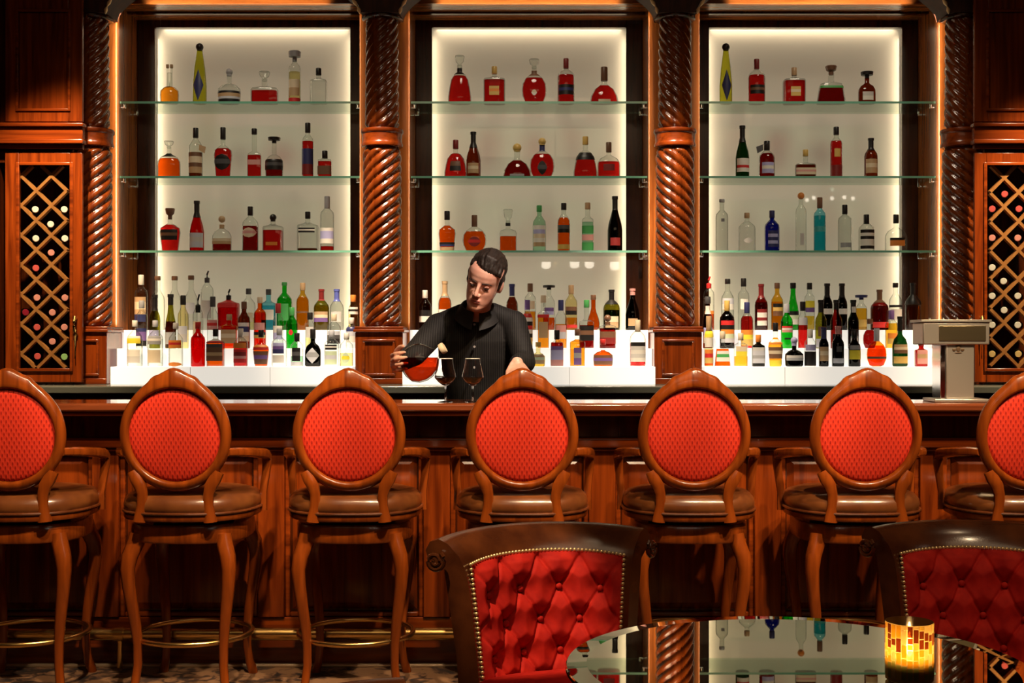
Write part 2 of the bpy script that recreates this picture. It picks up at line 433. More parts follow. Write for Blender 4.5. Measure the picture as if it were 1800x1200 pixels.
# ------------------------------------------------------------------ twisted columns
def rope(z0, z1, r0, r1, hand, starts=8, lead=0.512, n=144, nz=None):
    nz = nz or int((z1 - z0) / 0.0085); rings = []
    for i in range(nz + 1):
        z = z0 + (z1 - z0) * i / nz; rb = r0 + (r1 - r0) * i / nz; ring = []
        e = min(1, min(i, nz - i) / 3.0)
        for j in range(n):
            t = 2 * PI * j / n
            ph = (t * starts - hand * 2 * PI * starts * z / lead) / 2
            w = abs(math.cos(ph)) ** 0.62
            r = rb * (0.835 + 0.165 * w * e)
            ring.append((r * math.cos(t), r * math.sin(t), z))
        rings.append(ring)
    return MB().loft(rings)
YC = 7.685
COLX = [-2.622, -0.882, 0.876, 2.598]
def make_column(hand, lab, x, cut=0):
    t = empty('twisted_column', (x, YC, CTZ)); tag(t, lab, 'column', 'rope-twisted columns of the back bar', 'thing')
    L0 = lambda z: z - CTZ
    xa, xb = (-.068 if cut < 0 else -.140), (.068 if cut > 0 else .140); pa, pb = xa + .045, xb - .045
    m = MB().box((xa, -.165, 0.0), (xb, .128, L0(1.455))); p = m.build('plinth', W_Z, t, bevel=.005)
    m = MB().box((xa - .01, -.178, L0(1.455)), (xb + .01, .128, L0(1.472))); m.box((xa - .004, -.171, L0(1.472)), (xb + .004, .128, L0(1.488)))
    m.box((xa, -.172, 0.0), (xb, -.165, .035)); m.build('plinth_cap', W_X, t, bevel=.006)
    m = MB()
    for lo, hi in (((pa, -.175, .050), (pb, -.1655, .064)), ((pa, -.175, .250), (pb, -.1655, .264)), ((pa, -.175, .064), (pa + .014, -.1655, .25)), ((pb - .014, -.175, .064), (pb, -.1655, .25))): m.box(lo, hi)
    m.build('panel_molding', W_X, p, bevel=.003)
    rope(L0(1.489), L0(2.560), .118, .116, hand).build('lower_shaft', W_ROPE, t, angle=60)
    prof = [(.112, 2.5605), (.124, 2.566), (.126, 2.578), (.122, 2.588), (.119, 2.594), (.121, 2.640), (.127, 2.646), (.129, 2.658), (.126, 2.668), (.108, 2.672)]
    MB().lathe([(r, L0(z)) for r, z in prof], n=40).build('collar', W_X, t)
    rope(L0(2.6725), L0(3.345), .103, .098, hand).build('upper_shaft', W_ROPE, t, angle=60)
    rings = []
    for k in range(13):
        f = k / 12; z = 3.3455 + 0.16 * f; hw = .115 + .15 * f ** 1.9; hd = .115 + .06 * f ** 1.9
        hl, hr_ = (.10 if cut < 0 else hw), (.10 if cut > 0 else hw)
        rings.append([(-hl, -hd, L0(z)), (hr_, -hd, L0(z)), (hr_, .125, L0(z)), (-hl, .125, L0(z))])
    hl, hr_ = (.10 if cut < 0 else .27), (.10 if cut > 0 else .27)
    for zq in (3.51, 3.60): rings.append([(-hl, -.18, L0(zq)), (hr_, -.18, L0(zq)), (hr_, .125, L0(zq)), (-hl, .125, L0(zq))])
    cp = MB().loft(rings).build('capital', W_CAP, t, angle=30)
    MB().lathe([(.112, L0(3.322)), (.122, L0(3.330)), (.122, L0(3.340)), (.115, L0(3.345))], n=32).build('capital_ring', W_DARK, cp)
    for sx in (-1, 1):
        if sx == cut: continue
        lf = MB(); lp, lr = [], []
        for k in range(17):
            f = k / 16; z = 3.335 + 0.165 * f; hw = .118 + .155 * f ** 1.8
            lp.append((sx * hw, -.118 - .05 * f, L0(z))); lr.append(.0115 if k % 4 == 2 else (.008 if k % 4 else .003))
        lf.tube(lp, lr, 10)
        lf.build('carved_leaf', plain('gilded_carving', (0.80, 0.56, 0.28), 0.35, metal=0.4), cp)
    return t
make_column(1, 'rope-twisted wood column half hidden by cabinet with brass handle', COLX[0], -1)
make_column(1, 'rope-twisted wood column whose plinth stands behind the pouring hand', COLX[1])
make_column(-1, 'rope-twisted wood column between bartender and the dark-bottled bay', COLX[2])
make_column(-1, 'rope-twisted wood column rising behind the steel beer tap', COLX[3], 1)

# ------------------------------------------------------------------ wine cabinets
DCAB = 7.43; SCB = F / DCAB
def cz(y): return CAMZ - (y - 600) / SCB - CTZ - .0005
def cabinet(sgn, lab, W=0.452):
    """local x runs from 0 at the edge by the column outwards"""
    x_in = -2.59 if sgn < 0 else 2.582
    t = empty('wine_cabinet', (x_in, DCAB, CTZ + .0005)); tag(t, lab, 'cabinet', 'wine cabinets beside the back bar')
    def bx(m, x0, y0, z0, x1, y1, z1): m.box((sgn * x0, y0, z0), (sgn * x1, y1, z1))
    Wd = W + 0.07
    m = MB()
    IN = .180
    bx(m, Wd - .02, .03, 0, Wd, .38, 3.1); bx(m, IN, .36, 0, Wd - .02, .38, 3.1)
    bx(m, IN, .03, cz(285), Wd - .02, .36, cz(262)); bx(m, IN, .03, 0, Wd - .02, .36, cz(655)); bx(m, IN, .03, cz(222), Wd - .02, .36, 3.1)
    bx(m, .07, .03, 0, IN, .06, cz(655)); bx(m, .07, .03, cz(285), IN, .06, cz(222))
    m.build('carcass', W_DARK, t, bevel=.003)
    a, b_, z0, z1 = .004, W, cz(-30), cz(214)
    ia, ib, iz0, iz1 = .083, W - .075, cz(20), cz(192)
    m = MB(); bx(m, a, 0, z1, ia, .029, z0); bx(m, ib, 0, z1, b_, .029, z0); bx(m, ia, 0, z1, ib, .029, iz1); bx(m, ia, 0, iz0, ib, .029, z0); bx(m, ia, .016, iz1, ib, .028, iz0)
    up = m.build('upper_door', W_Z, t, bevel=.004)
    m = MB(); w = .012
    bx(m, ia - w, -.008, iz1 - w, ia + .004, -.0005, iz0 + w); bx(m, ib - .004, -.008, iz1 - w, ib + w, -.0005, iz0 + w); bx(m, ia, -.008, iz1 - w, ib, -.0005, iz1 + .004); bx(m, ia, -.008, iz0 - .004, ib, -.0005, iz0 + w)
    m.build('door_molding', W_X, up, bevel=.003)
    m = MB(); bx(m, -.012, -.035, cz(224), Wd, .029, cz(217)); bx(m, -.004, -.018, cz(246), Wd, .029, cz(224)); bx(m, -.012, -.040, cz(254), Wd, .029, cz(246)); bx(m, 0, -.01, cz(262), Wd, .029, cz(254))
    m.build('cornice', W_X, t, bevel=.005)
    a, b_, z0, z1 = .004, W, cz(268), cz(672); ia, ib, iz0, iz1 = .072, W - .082, cz(290), cz(648)
    m = MB(); bx(m, a, 0, z1, ia, .025, z0); bx(m, ib, 0, z1, b_, .025, z0); bx(m, ia, 0, z1, ib, .025, iz1); bx(m, ia, 0, iz0, ib, .025, z0)
    ld = m.build('glazed_door', W_Z, t, bevel=.004)
    m = MB(); w = .016
    bx(m, ia - w, -.010, iz1 - w, ia + .003, -.0005, iz0 + w); bx(m, ib - .003, -.010, iz1 - w, ib + w, -.0005, iz0 + w); bx(m, ia, -.010, iz1 - w, ib, -.0005, iz1 + .003); bx(m, ia, -.010, iz0 - .003, ib, -.0005, iz0 + w)
    m.build('door_molding', W_X, ld, bevel=.004)
    m = MB(); bx(m, ia + .0005, .010, iz1, ib - .0005, .014, iz0); m.build('glass_pane', G_PANE, ld, smooth=False)
    hx = sgn * .040
    m = MB(); m.tube([(hx, -.001, cz(560)), (hx, -.022, cz(557)), (hx, -.032, cz(565)), (hx, -.034, cz(575)), (hx, -.026, cz(583)), (hx, -.012, cz(581))], [.008, .008, .009, .008, .007, .006], 10)
    m.tube([(hx, -.001, cz(588)), (hx, -.012, cz(588))], [.013, .013], 14); m.tube([(hx, -.012, cz(588)), (hx, -.018, cz(592)), (hx, -.016, cz(630))], [.006, .006, .003], 8)
    m.build('handle', BRASS, ld)
    # bottle lattice of crossing slats
    if sgn < 0: nx, ny, hp, vp, xr, yr = 92.5, 518, 26.5, 26, (36, 119), (292, 646)
    else: nx, ny, hp, vp, xr, yr = 1763, 313.5, 25.2, 25.4, (1739, 1826), (292, 646)
    DL = DCAB + .055; s = F / DL
    X = lambda px: (px - VPX) / s - x_in
    Z = lambda py: CAMZ - (py - 600) / s - CTZ - .0005
    x0, x1, zb, zt = X(xr[0]), X(xr[1]), Z(yr[1]), Z(yr[0])
    sl = vp / hp; m = MB(); th = .0085
    for dirn in (1, -1):
        for k in range(-24, 25):
            # line through node: z = zn + dirn*sl*(x-xn)
            xn, zn = X(nx), Z(ny) + k * 2 * vp / s
            pts = []
            lo, hi = x0, x1
            for zz in (zb, zt):
                xx = xn + (zz - zn) / (dirn * sl)
                pts.append(xx)
            lo, hi = max(lo, min(pts)), min(hi, max(pts))
            if hi - lo < .02: continue
            za, zc = zn + dirn * sl * (lo - xn), zn + dirn * sl * (hi - xn)
            d = Vector((hi - lo, 0, zc - za)).normalized(); nrm = Vector((-d.z, 0, d.x)) * th
            y0, y1 = (.032, .066) if dirn > 0 else (.0325, .0665)
            A, B = Vector((lo, 0, za)), Vector((hi, 0, zc)); yy0, yy1 = Vector((0, y0, 0)), Vector((0, y1, 0))
            vs = [A - nrm + yy0, B - nrm + yy0, B + nrm + yy0, A + nrm + yy0, A - nrm + yy1, B - nrm + yy1, B + nrm + yy1, A + nrm + yy1]
            m.add(vs, [(0, 1, 2, 3), (7, 6, 5, 4), (0, 4, 5, 1), (1, 5, 6, 2), (2, 6, 7, 3), (3, 7, 4, 0)])
    m.build('bottle_lattice', W_LAT, t, smooth=False)
    return t
cabinet(-1, 'tall wood wine cabinet with glazed door and brass handle')
cabinet(1, 'tall wood wine cabinet beside the steel beer tap')
# bottles lying in the racks, capsule towards the room
RACK_L = [(62, 368, 'w'), (113, 368, 'w'), (89, 394, 'w'), (63, 419, 'w'), (114, 419, 'w'), (90, 444, 'p'), (63, 471, 'r'), (65, 523, 'p'), (114, 523, 'p'),
          (92, 549, 'p'), (45, 549, 'd'), (65, 575, 'r'), (113, 575, 'p'), (92, 600, 'p'), (66, 626, 'r'), (113, 627, 'g')]
RACK_R = [(1766, 341, 'r'), (1791, 367, 'r'), (1744, 367, 'r'), (1744, 418, 'p'), (1789, 418, 'p'), (1744, 470, 'w'), (1764, 494, 'w'), (1744, 520, 'w'), (1789, 520, 'w'),
          (1765, 545, 'w'), (1744, 571, 'w'), (1789, 571, 'w'), (1744, 622, 'y'), (1790, 622, 'y')]
FOIL = {'w': ((.80, .78, .74), 'silver'), 'p': ((.72, .30, .27), 'pink'), 'r': ((.62, .10, .10), 'red'), 'd': ((.25, .01, .03), 'dark red'), 'g': ((.30, .55, .22), 'pale green'), 'y': ((.72, .52, .22), 'gold')}
ORD = ['topmost', 'second', 'third', 'fourth', 'fifth', 'sixth', 'seventh', 'eighth', 'ninth', 'tenth', 'eleventh', 'twelfth', 'thirteenth', 'fourteenth', 'fifteenth', 'lowest']
def rack(lst, where, grp, body):
    cnt = {}
    tot = {}
    for q in lst: tot[q[2]] = tot.get(q[2], 0) + 1
    lst = sorted(lst, key=lambda q: (q[1], q[0]))
    for i, (x, y, c) in enumerate(lst):
        D = DCAB + .034; p = P(x, y, D)
        rgb, nm = FOIL[c]; k = cnt.get(c, 0); cnt[c] = k + 1
        o = MB().lathe([(.013, .0), (.0135, .05), (.015, .10), (.028, .15), (.0315, .18), (.0315, .27), (.02, .285)], n=16, mat=Matrix.Rotation(R(-90), 3, 'X')).build('wine_bottle', body, None)
        o.location = p; o.rotation_euler = (0, 0, -math.atan2(p.x, p.y))
        pos = 'only' if tot[c] == 1 else (ORD[k] if k < tot[c] - 1 else 'lowest')
        tag(o, f'{pos} {nm} capped wine bottle lying in the rack {where}', 'bottle', grp)
        m = MB().lathe([(.0170, -.004), (.0192, -.001), (.0192, .014), (.0170, .018), (.0165, .060), (.015, .062)], n=16, mat=Matrix.Rotation(R(-90), 3, 'X'))
        m.build('capsule', plain('capsule_' + c, rgb, .3, coat=.4), o)
DKB = plain('dark_bottle_glass', (.012, .014, .008), .08, coat=.5)
rack(RACK_L, 'by the brass handle', 'wine bottles in the cabinet with brass handle', DKB)
rack(RACK_R, 'beside the steel tap', 'wine bottles in the cabinet beside the tap', DKB)

# ------------------------------------------------------------------ bottles
# profile points (fraction of half width, fraction of height); 'n' is the neck
KIND = {
 'round': ([(.94, 0), (1, .02), (1, .58), (.94, .65), (.62, .72), ('n', .78)], 1, 2),
 'tall': ([(.94, 0), (1, .015), (1, .66), (.92, .71), (.6, .755), ('n', .79)], 1, 2),
 'wine': ([(.95, 0), (1, .015), (1, .54), (.92, .61), (.6, .69), ('n', .75)], 1, 2),
 'champ': ([(.95, 0), (1, .02), (1, .38), (.88, .50), (.58, .64), ('n', .77)], 1, 2),
 'square': ([(.97, 0), (1, .02), (1, .62), (.95, .66), (.55, .69), ('n', .73)], .8, 5),
 'disc': ([(.45, 0), (.72, .03), (.95, .18), (1, .31), (.94, .45), (.70, .57), (.36, .65), ('n', .68)], .45, 2),
 'bell': ([(.92, 0), (1, .03), (1, .14), (.88, .34), (.74, .50), (.48, .61), ('n', .66)], .7, 2),
 'dome': ([(.96, 0), (1, .05), (.92, .22), (.66, .40), (.32, .50), ('n', .54)], .5, 2),
 'taper': ([(.9, 0), (1, .03), (1, .30), (.78, .58), (.5, .80), ('n', .90)], 1, 2),
 'squat': ([(.85, 0), (.95, .03), (1, .28), (.96, .42), (.62, .52), ('n', .57)], .75, 2),
 'trap': ([(1, 0), (1, .03), (.82, .46), (.72, .53), ('n', .58)], .5, 4),
 'block': ([(.98, 0), (1, .02), (1, .44), (.9, .49), ('n', .54)], .45, 5),
 'pear': ([(.76, 0), (.80, .03), (1, .44), (.93, .54), (.5, .61), ('n', .65)], .6, 2.6),
 'long': ([(.97, 0), (1, .02), (1, .52), (.9, .56), (.5, .58), ('n', .62)], .8, 3),
 'gourd': ([(.5, 0), (.9, .05), (1, .18), (.85, .33), (.5, .5), ('n', .62)], .7, 2),
 'medal': ([(.92, 0), (1, .03), (1, .36), (.97, .44), (.75, .55), (.4, .61), ('n', .65)], .6, 2.3),
}
# colours as seen through one wall
TINT = dict(clear=(.91, .93, .91), smoke=(.80, .82, .80), amber=(.95, .55, .12), orange=(.92, .31, .05), red=(.80, .11, .10), dkred=(.48, .06, .05), cherry=(.84, .05, .06),
            green=(.10, .72, .13), olive=(.48, .46, .10), dkgreen=(.05, .16, .06), blue=(.06, .08, .45), sky=(.45, .80, .88), aqua=(.22, .72, .76), brown=(.38, .12, .04),
            gold=(.92, .66, .16), yellow=(.93, .76, .22), black=(.025, .025, .022), palegreen=(.62, .84, .70), paleyel=(.92, .86, .58), yelgreen=(.72, .72, .18), navy=(.03, .05, .14))
PAINT = dict(k=(.012, .011, .011), w=(.72, .70, .64), cream=(.66, .56, .40), tan=(.46, .31, .17), brown=(.16, .08, .045), navy=(.03, .035, .12), blue=(.10, .13, .45), purple=(.16, .09, .28), grey=(.32, .33, .35),
             red=(.55, .03, .03), orange=(.72, .24, .04), gold=(.60, .40, .11), yellow=(.78, .66, .05), green=(.06, .32, .09), silver=(.52, .54, .60), pink=(.62, .30, .28), teal=(.05, .32, .34),
             lav=(.40, .40, .66), pgreen=(.55, .66, .45), dkred=(.20, .02, .02), wgrey=(.55, .54, .52), dkgrey=(.07, .07, .075))
def gmat(c): return glass('bottle_glass_' + c, TINT[c], 0.42 if c in ('clear', 'smoke') else 0.42)
def lmat(c): return glass('liquor_' + c, TINT[c], 0.75, 0.25)
def pmat(c): return plain('paint_' + c, PAINT[c], 0.38)
def prof_at(pr, z):
    for (r0, z0), (r1, z1) in zip(pr, pr[1:]):
        if z0 <= z <= z1: return r0 + (r1 - r0) * (z - z0) / max(z1 - z0, 1e-6)
    return pr[-1][0]
def label_patch(pr, H, hw, ry, pw, z0, z1, half, cols, shape='rect'):
    """a curved sheet over the bottle's front; cols lists its bands from bottom to top"""
    m = MB(); nz, na = max(10, 2 * len(cols)), 12
    def pt(a, zf, off):
        r = prof_at(pr, zf) * hw; cx, sy = math.cos(a), math.sin(a)
        if pw != 2:
            k = (abs(cx) ** pw + abs(sy) ** pw) ** (-1 / pw); cx, sy = cx * k, sy * k
        return (r * cx + off * math.cos(a), (r * ry) * sy + off * math.sin(a), zf * H)
    grid = {}
    vs, fs, ms = [], [], []
    for i in range(nz + 1):
        f = i / nz
        hh = half if shape == 'rect' else half * (1 - abs(2 * f - 1)) ** (1.0 if shape == 'diamond' else .5) + .02
        for j in range(na + 1):
            a = -PI / 2 - hh + 2 * hh * j / na
            vs.append(pt(a, z0 + (z1 - z0) * f, .0012))
    for i in range(nz):
        for j in range(na):
            a = i * (na + 1) + j; fs.append((a, a + 1, a + na + 2, a + na + 1)); ms.append(min(len(cols) - 1, int(i * len(cols) / nz)))
    m.add(vs, fs); m.m = ms
    return m
ALLB = []
def bottle(x, top, w, kind, gl, lq, fill, cap, capc, capf, labs, base, D, ry_k=1.0):
    s = F / D; H = (CAMZ - (top - 600) / s) - base; hw = w / 2 / s
    pr0, ry, pw = KIND[kind]; n = min(.55, max(.2, 4.0 / (w / 2.0)))
    if kind in ('wine', 'champ', 'taper'): n = min(.5, 4.4 / (w / 2.0))
    pr = [(n if r == 'n' else r, z) for r, z in pr0]
    zt = 1 - capf * .75 if cap else 1.0
    if pr[-1][1] > zt - .02: zt = pr[-1][1] + .02
    pr.append((n, zt)); nv = 26
    o = MB().lathe([(r * hw, z * H) for r, z in pr], n=nv, ry=ry, power=pw).build('bottle', gmat(gl), None, angle=35)
    o.location = (PX(x, D), D, base)
    if lq:
        zz = [.014] + [z for r, z in pr if .014 < z < fill] + [fill]
        q = [(prof_at(pr, z) * .93, z) for z in zz]
        MB().lathe([(r * hw, z * H) for r, z in q], n=nv, ry=ry, power=pw).build('liquor', lmat(lq), o, angle=35)
    rn = n * hw
    if cap:
        c0 = 1 - capf; m = MB()
        if cap == 'c': m.lathe([(rn * 1.12, c0 * H), (rn * 1.22, (c0 + .01) * H), (rn * 1.22, .985 * H), (rn * 1.1, H)], n=16)
        elif cap == 'b': m.lathe([(rn * 1.1, c0 * H), (rn * 1.15, (c0 + capf * .3) * H)], n=14); m.ball((0, 0, H - rn * 1.55), rn * 1.55, 14, 9)
        elif cap == 'f':
            zz = [c0] + [z for r, z in pr if z > c0] + [.94, .945, 1.0]
            m.lathe([((prof_at(pr, z) * 1.06 if z < .94 else (n * 1.06 if z < .945 else n * 1.22)) * hw, z * H) for z in sorted(set(zz))], n=18)
        elif cap == 's': m.lathe([(rn * .8, c0 * H), (rn * .9, (c0 + capf * .35) * H), (rn * 1.7, (c0 + capf * .5) * H), (rn * 2.1, .98 * H), (rn * 1.9, H)], n=14)
        elif cap == 'p':
            m.lathe([(rn * 1.1, c0 * H), (rn * 1.15, (c0 + capf * .4) * H), (rn * .6, (c0 + capf * .45) * H)], n=12)
            m.tube([(0, 0, (c0 + capf * .4) * H), (0, 0, (c0 + capf * .7) * H), (rn * .6, 0, H)], [rn * .5, rn * .42, rn * .35], 8)
        elif cap == 'm': m.lathe([(rn * 1.0, c0 * H), (rn * 1.0, (c0 + capf * .4) * H), (rn * 2.6, (c0 + capf * .45) * H), (rn * 2.8, .985 * H), (rn * 2.4, H)], n=16)
        m.build('stopper' if cap in 'sb' else ('pourer' if cap == 'p' else 'cap'), gmat('clear') if capc == 'clear' else pmat(capc), o)
    for lb in labs:
        z0, z1, cols = lb[0], lb[1], lb[2]; half = R(lb[3]) if len(lb) > 3 else R(68); shp = lb[4] if len(lb) > 4 else 'rect'
        cl = cols.split('/'); uq = list(dict.fromkeys(cl))
        m = label_patch(pr, H, hw, ry, pw, z0, z1, half, cl, shp); m.m = [uq.index(cl[k]) for k in m.m]
        m.build('label', [pmat(c) for c in uq], o)
    return o
def row(recs, base, D, where, group):
    prev = None; out = []
    for rec in recs:
        x, top, w, kind, gl, lq, fill, cap, capc, capf, labs, desc = rec
        d = D
        if prev and abs(x - prev[0]) < (w + prev[1]) / 2 + 1 and prev[2] == D: d = D + .045 if group.startswith('bottles on the glass') else D
        o = bottle(x, top, w, kind, gl, lq, fill, cap, capc, capf, labs, base, d)
        lab = f'{desc}, {where}'
        assert 4 <= len(lab.replace(',', '').replace('-', ' ').split()) <= 16, (lab, len(lab.replace(',', '').replace('-', ' ').split()))
        tag(o, lab, 'bottle', group); prev = (x, w, d); out.append(o)
    return out
DS = 7.955
L_, M_, R_ = 'bay with big green bottle', 'bay behind bartender', 'bay behind steel tap'
gs = lambda a, b_: f'bottles on the glass shelves, {b_}'
# ---- upper glass shelves
B_LT = [
 (298, 128, 33, 'squat', 'clear', 'amber', .55, None, '', .1, [], 'amber decanter with two thin necks'),
 (351, 76, 24, 'taper', 'yelgreen', None, 0, 'b', 'k', .12, [(.04, .55, 'navy', 45, 'diamond')], 'tall yellow-green tapering bottle'),
 (403, 120, 40, 'squat', 'clear', 'brown', .2, 'b', 'grey', .22, [(.02, .34, 'k/silver/tan/k', 80)], 'squat bottle wrapped in silver and black'),
 (465, 126, 47, 'block', 'clear', 'red', .40, 's', 'clear', .30, [], 'wide clear decanter of red liquor'),
 (518, 90, 21, 'tall', 'clear', 'paleyel', .60, 'm', 'grey', .20, [(.14, .45, 'tan/cream', 60), (.01, .1, 'red', 75)], 'slim pale bottle with cream label'),
 (560, 120, 29, 'square', 'clear', None, 0, 'c', 'k', .20, [], 'empty-looking clear square bottle')]
B_LM = [
 (297, 248, 40, 'medal', 'clear', 'orange', .52, 's', 'clear', .2, [(.56, .66, 'k', 89)], 'round orange bottle with black collar'),
 (344, 225, 24, 'round', 'clear', 'brown', .5, 'c', 'k', .2, [(.08, .5, 'tan/brown/cream/brown', 75)], 'brown-labelled bottle with hanging tag'),
 (392, 224, 32, 'pear', 'clear', 'red', .58, 'c', 'k', .24, [(.14, .46, 'k/dkgrey/k', 62, 'oval')], 'tapered red bottle with black oval label'),
 (447, 226, 24, 'block', 'clear', 'red', .46, 'c', 'k', .12, [(.26, .36, 'pink', 50)], 'short red bottle with long clear neck'),
 (482, 241, 32, 'squat', 'clear', 'dkred', .45, 'm', 'k', .15, [(.18, .44, 'k/dkgrey/k', 75)], 'squat dark red bottle'),
 (541, 216, 20, 'tall', 'clear', 'red', .66, 'c', 'k', .18, [(.05, .52, 'dkred/navy/navy', 75)], 'tall slender bottle with navy label'),
 (571, 265, 24, 'square', 'clear', 'red', .6, 'c', 'k', .28, [(.1, .42, 'brown', 60)], 'smallest red bottle with black cap')]
B_LL = [
 (299, 366, 36, 'pear', 'clear', 'red', .62, 's', 'brown', .26, [(.26, .5, 'k/brown/k', 50)], 'red flask with wide stopper'),
 (346, 353, 25, 'champ', 'orange', 'red', .7, 'f', 'k', .33, [(.07, .36, 'silver/wgrey/silver', 70)], 'orange-red wine bottle, black foil neck'),
 (390, 379, 34, 'medal', 'clear', 'dkred', .22, 'b', 'tan', .36, [(.20, .36, 'tan/cream', 75)], 'round clear bottle nearly empty, tan label'),
 (440, 363, 28, 'round', 'clear', 'dkred', .56, 'c', 'k', .2, [(.30, .52, 'cream/pink/cream', 60, 'oval')], 'dark red bottle with round cream label'),
 (480, 376, 35, 'square', 'clear', 'red', .56, 'b', 'k', .2, [(.15, .24, 'orange', 30)], 'squarish red bottle with black ball stopper'),
 (541, 372, 36, 'square', 'clear', 'brown', .07, 'c', 'k', .18, [(.46, .58, 'k/w/k', 40)], 'clear square bottle with black cap'),
 (575, 345, 24, 'tall', 'clear', 'red', .09, 'c', 'grey', .22, [(.14, .42, 'w/lav/lav/w', 70)], 'tall clear bottle with blue-white label')]
B_MT = [
 (808, 98, 41, 'bell', 'clear', 'red', .58, 's', 'clear', .26, [(.60, .74, 'k', 89)], 'bell-shaped cognac with clear flared stopper'),
 (869, 117, 38, 'square', 'clear', 'red', .62, 'c', 'gold', .2, [(.2, .44, 'gold/orange/gold', 24)], 'square red bottle, small gold label'),
 (939, 104, 44, 'disc', 'clear', 'red', .58, 's', 'clear', .22, [(.17, .30, 'w/cream', 12, 'oval'), (.62, .74, 'brown', 89)], 'round red flask with white seal'),
 (995, 103, 30, 'round', 'clear', 'red', .63, 'c', 'dkred', .22, [(.18, .4, 'k/navy/k', 60)], 'upright red bottle with dark label'),
 (1062, 118, 50, 'dome', 'clear', 'red', .50, 'c', 'brown', .38, [(.0, .10, 'cream', 25)], 'low fan-shaped red bottle, dark neck')]
B_MM = [
 (801, 246, 40, 'bell', 'clear', 'red', .64, 'c', 'dkred', .24, [(.16, .42, 'k/brown', 30)], 'bell-shaped red bottle with dark label'),
 (832, 232, 26, 'champ', 'brown', None, 0, 'f', 'k', .34, [(.1, .32, 'tan/cream/tan', 45)], 'slim brown bottle with tan label'),
 (909, 252, 50, 'dome', 'clear', 'dkred', .5, 'b', 'gold', .24, [(.0, .09, 'grey', 30)], 'low wide domed dark red bottle'),
 (953, 242, 44, 'disc', 'clear', 'red', .6, 'b', 'gold', .18, [(.08, .42, 'k/dkgrey/k', 22, 'oval'), (.66, .82, 'navy', 89)], 'rounded red bottle with gold stopper'),
 (1029, 240, 42, 'bell', 'clear', 'red', .50, 'c', 'gold', .2, [(.42, .60, 'k', 89)], 'red bell bottle with black shoulders'),
 (1070, 250, 40, 'medal', 'clear', 'red', .46, 'c', 'brown', .28, [(.2, .38, 'dkred', 28)], 'round red bottle with clear shoulder')]
B_ML = [
 (786, 371, 30, 'pear', 'clear', 'orange', .64, 'c', 'k', .22, [(.12, .22, 'navy/k', 80), (.02, .1, 'tan', 80)], 'orange bottle with navy band'),
 (834, 378, 42, 'disc', 'clear', 'orange', .55, 'c', 'brown', .32, [(.12, .40, 'dkred/red/dkred', 32, 'oval')], 'flat round orange flask, dark medallion'),
 (893, 368, 30, 'block', 'clear', 'orange', .36, 's', 'clear', .36, [(.60, .68, 'k', 70)], 'clear cut decanter part filled orange'),
 (948, 361, 23, 'round', 'palegreen', None, 0, 'c', 'green', .14, [(.1, .56, 'tan/w/cream/lav/w', 62)], 'pale green bottle with white label'),
 (991, 357, 22, 'round', 'clear', 'orange', .70, 'c', 'k', .14, [(.38, .54, 'k/dkgrey', 75), (.04, .14, 'gold', 75)], 'orange whisky bottle, slanting dark label'),
 (1033, 356, 20, 'square', 'clear', 'palegreen', .6, 'c', 'tan', .14, [(.02, .18, 'green', 75), (.22, .34, 'pink', 60), (.36, .52, 'green', 75)], 'clear square whisky with green labels'),
 (1081, 345, 26, 'champ', 'black', None, 0, 'f', 'k', .25, [(.1, .24, 'dkred', 40)], 'black long-necked bottle')]
B_RT = [
 (1276, 76, 22, 'taper', 'yelgreen', None, 0, 'b', 'k', .12, [(.04, .55, 'navy', 45, 'diamond')], 'tall yellow-green tapering bottle'),
 (1330, 104, 30, 'round', 'clear', 'red', .63, 'c', 'dkred', .22, [(.2, .4, 'k/brown/k', 55)], 'upright red bottle with dark label'),
 (1396, 119, 38, 'square', 'clear', 'red', .62, 'c', 'tan', .22, [(.18, .44, 'gold/cream/gold', 24)], 'square red bottle with gold label'),
 (1461, 116, 50, 'trap', 'clear', 'dkred', .42, 's', 'brown', .24, [(.40, .46, 'green', 60)], 'wide dark red trapezoid decanter'),
 (1524, 126, 30, 'medal', 'brown', None, 0, 'm', 'k', .2, [(.1, .36, 'w/wgrey', 36)], 'brown jug-like flask with white label')]
B_RM = [
 (1305, 221, 24, 'champ', 'dkgreen', None, 0, 'f', 'k', .32, [(.1, .36, 'w/red/w/w', 60)], 'green wine bottle with white label'),
 (1348, 248, 28, 'wine', 'clear', 'dkred', .66, 'c', 'k', .25, [(.1, .4, 'lav/w/lav', 45)], 'dark red bottle, blue label, hanging tag'),
 (1416, 263, 36, 'block', 'clear', 'brown', .46, 'c', 'gold', .24, [(.1, .34, 'cream/pink/cream', 55)], 'squat bottle with cream label'),
 (1470, 223, 21, 'tall', 'clear', 'red', .72, 'c', 'k', .16, [(.02, .24, 'dkred', 80), (.4, .56, 'gold', 30)], 'tall slim scarlet bottle'),
 (1531, 243, 23, 'wine', 'brown', None, 0, 'f', 'k', .3, [(.1, .46, 'tan/cream/tan', 60)], 'brown bottle with tan label')]
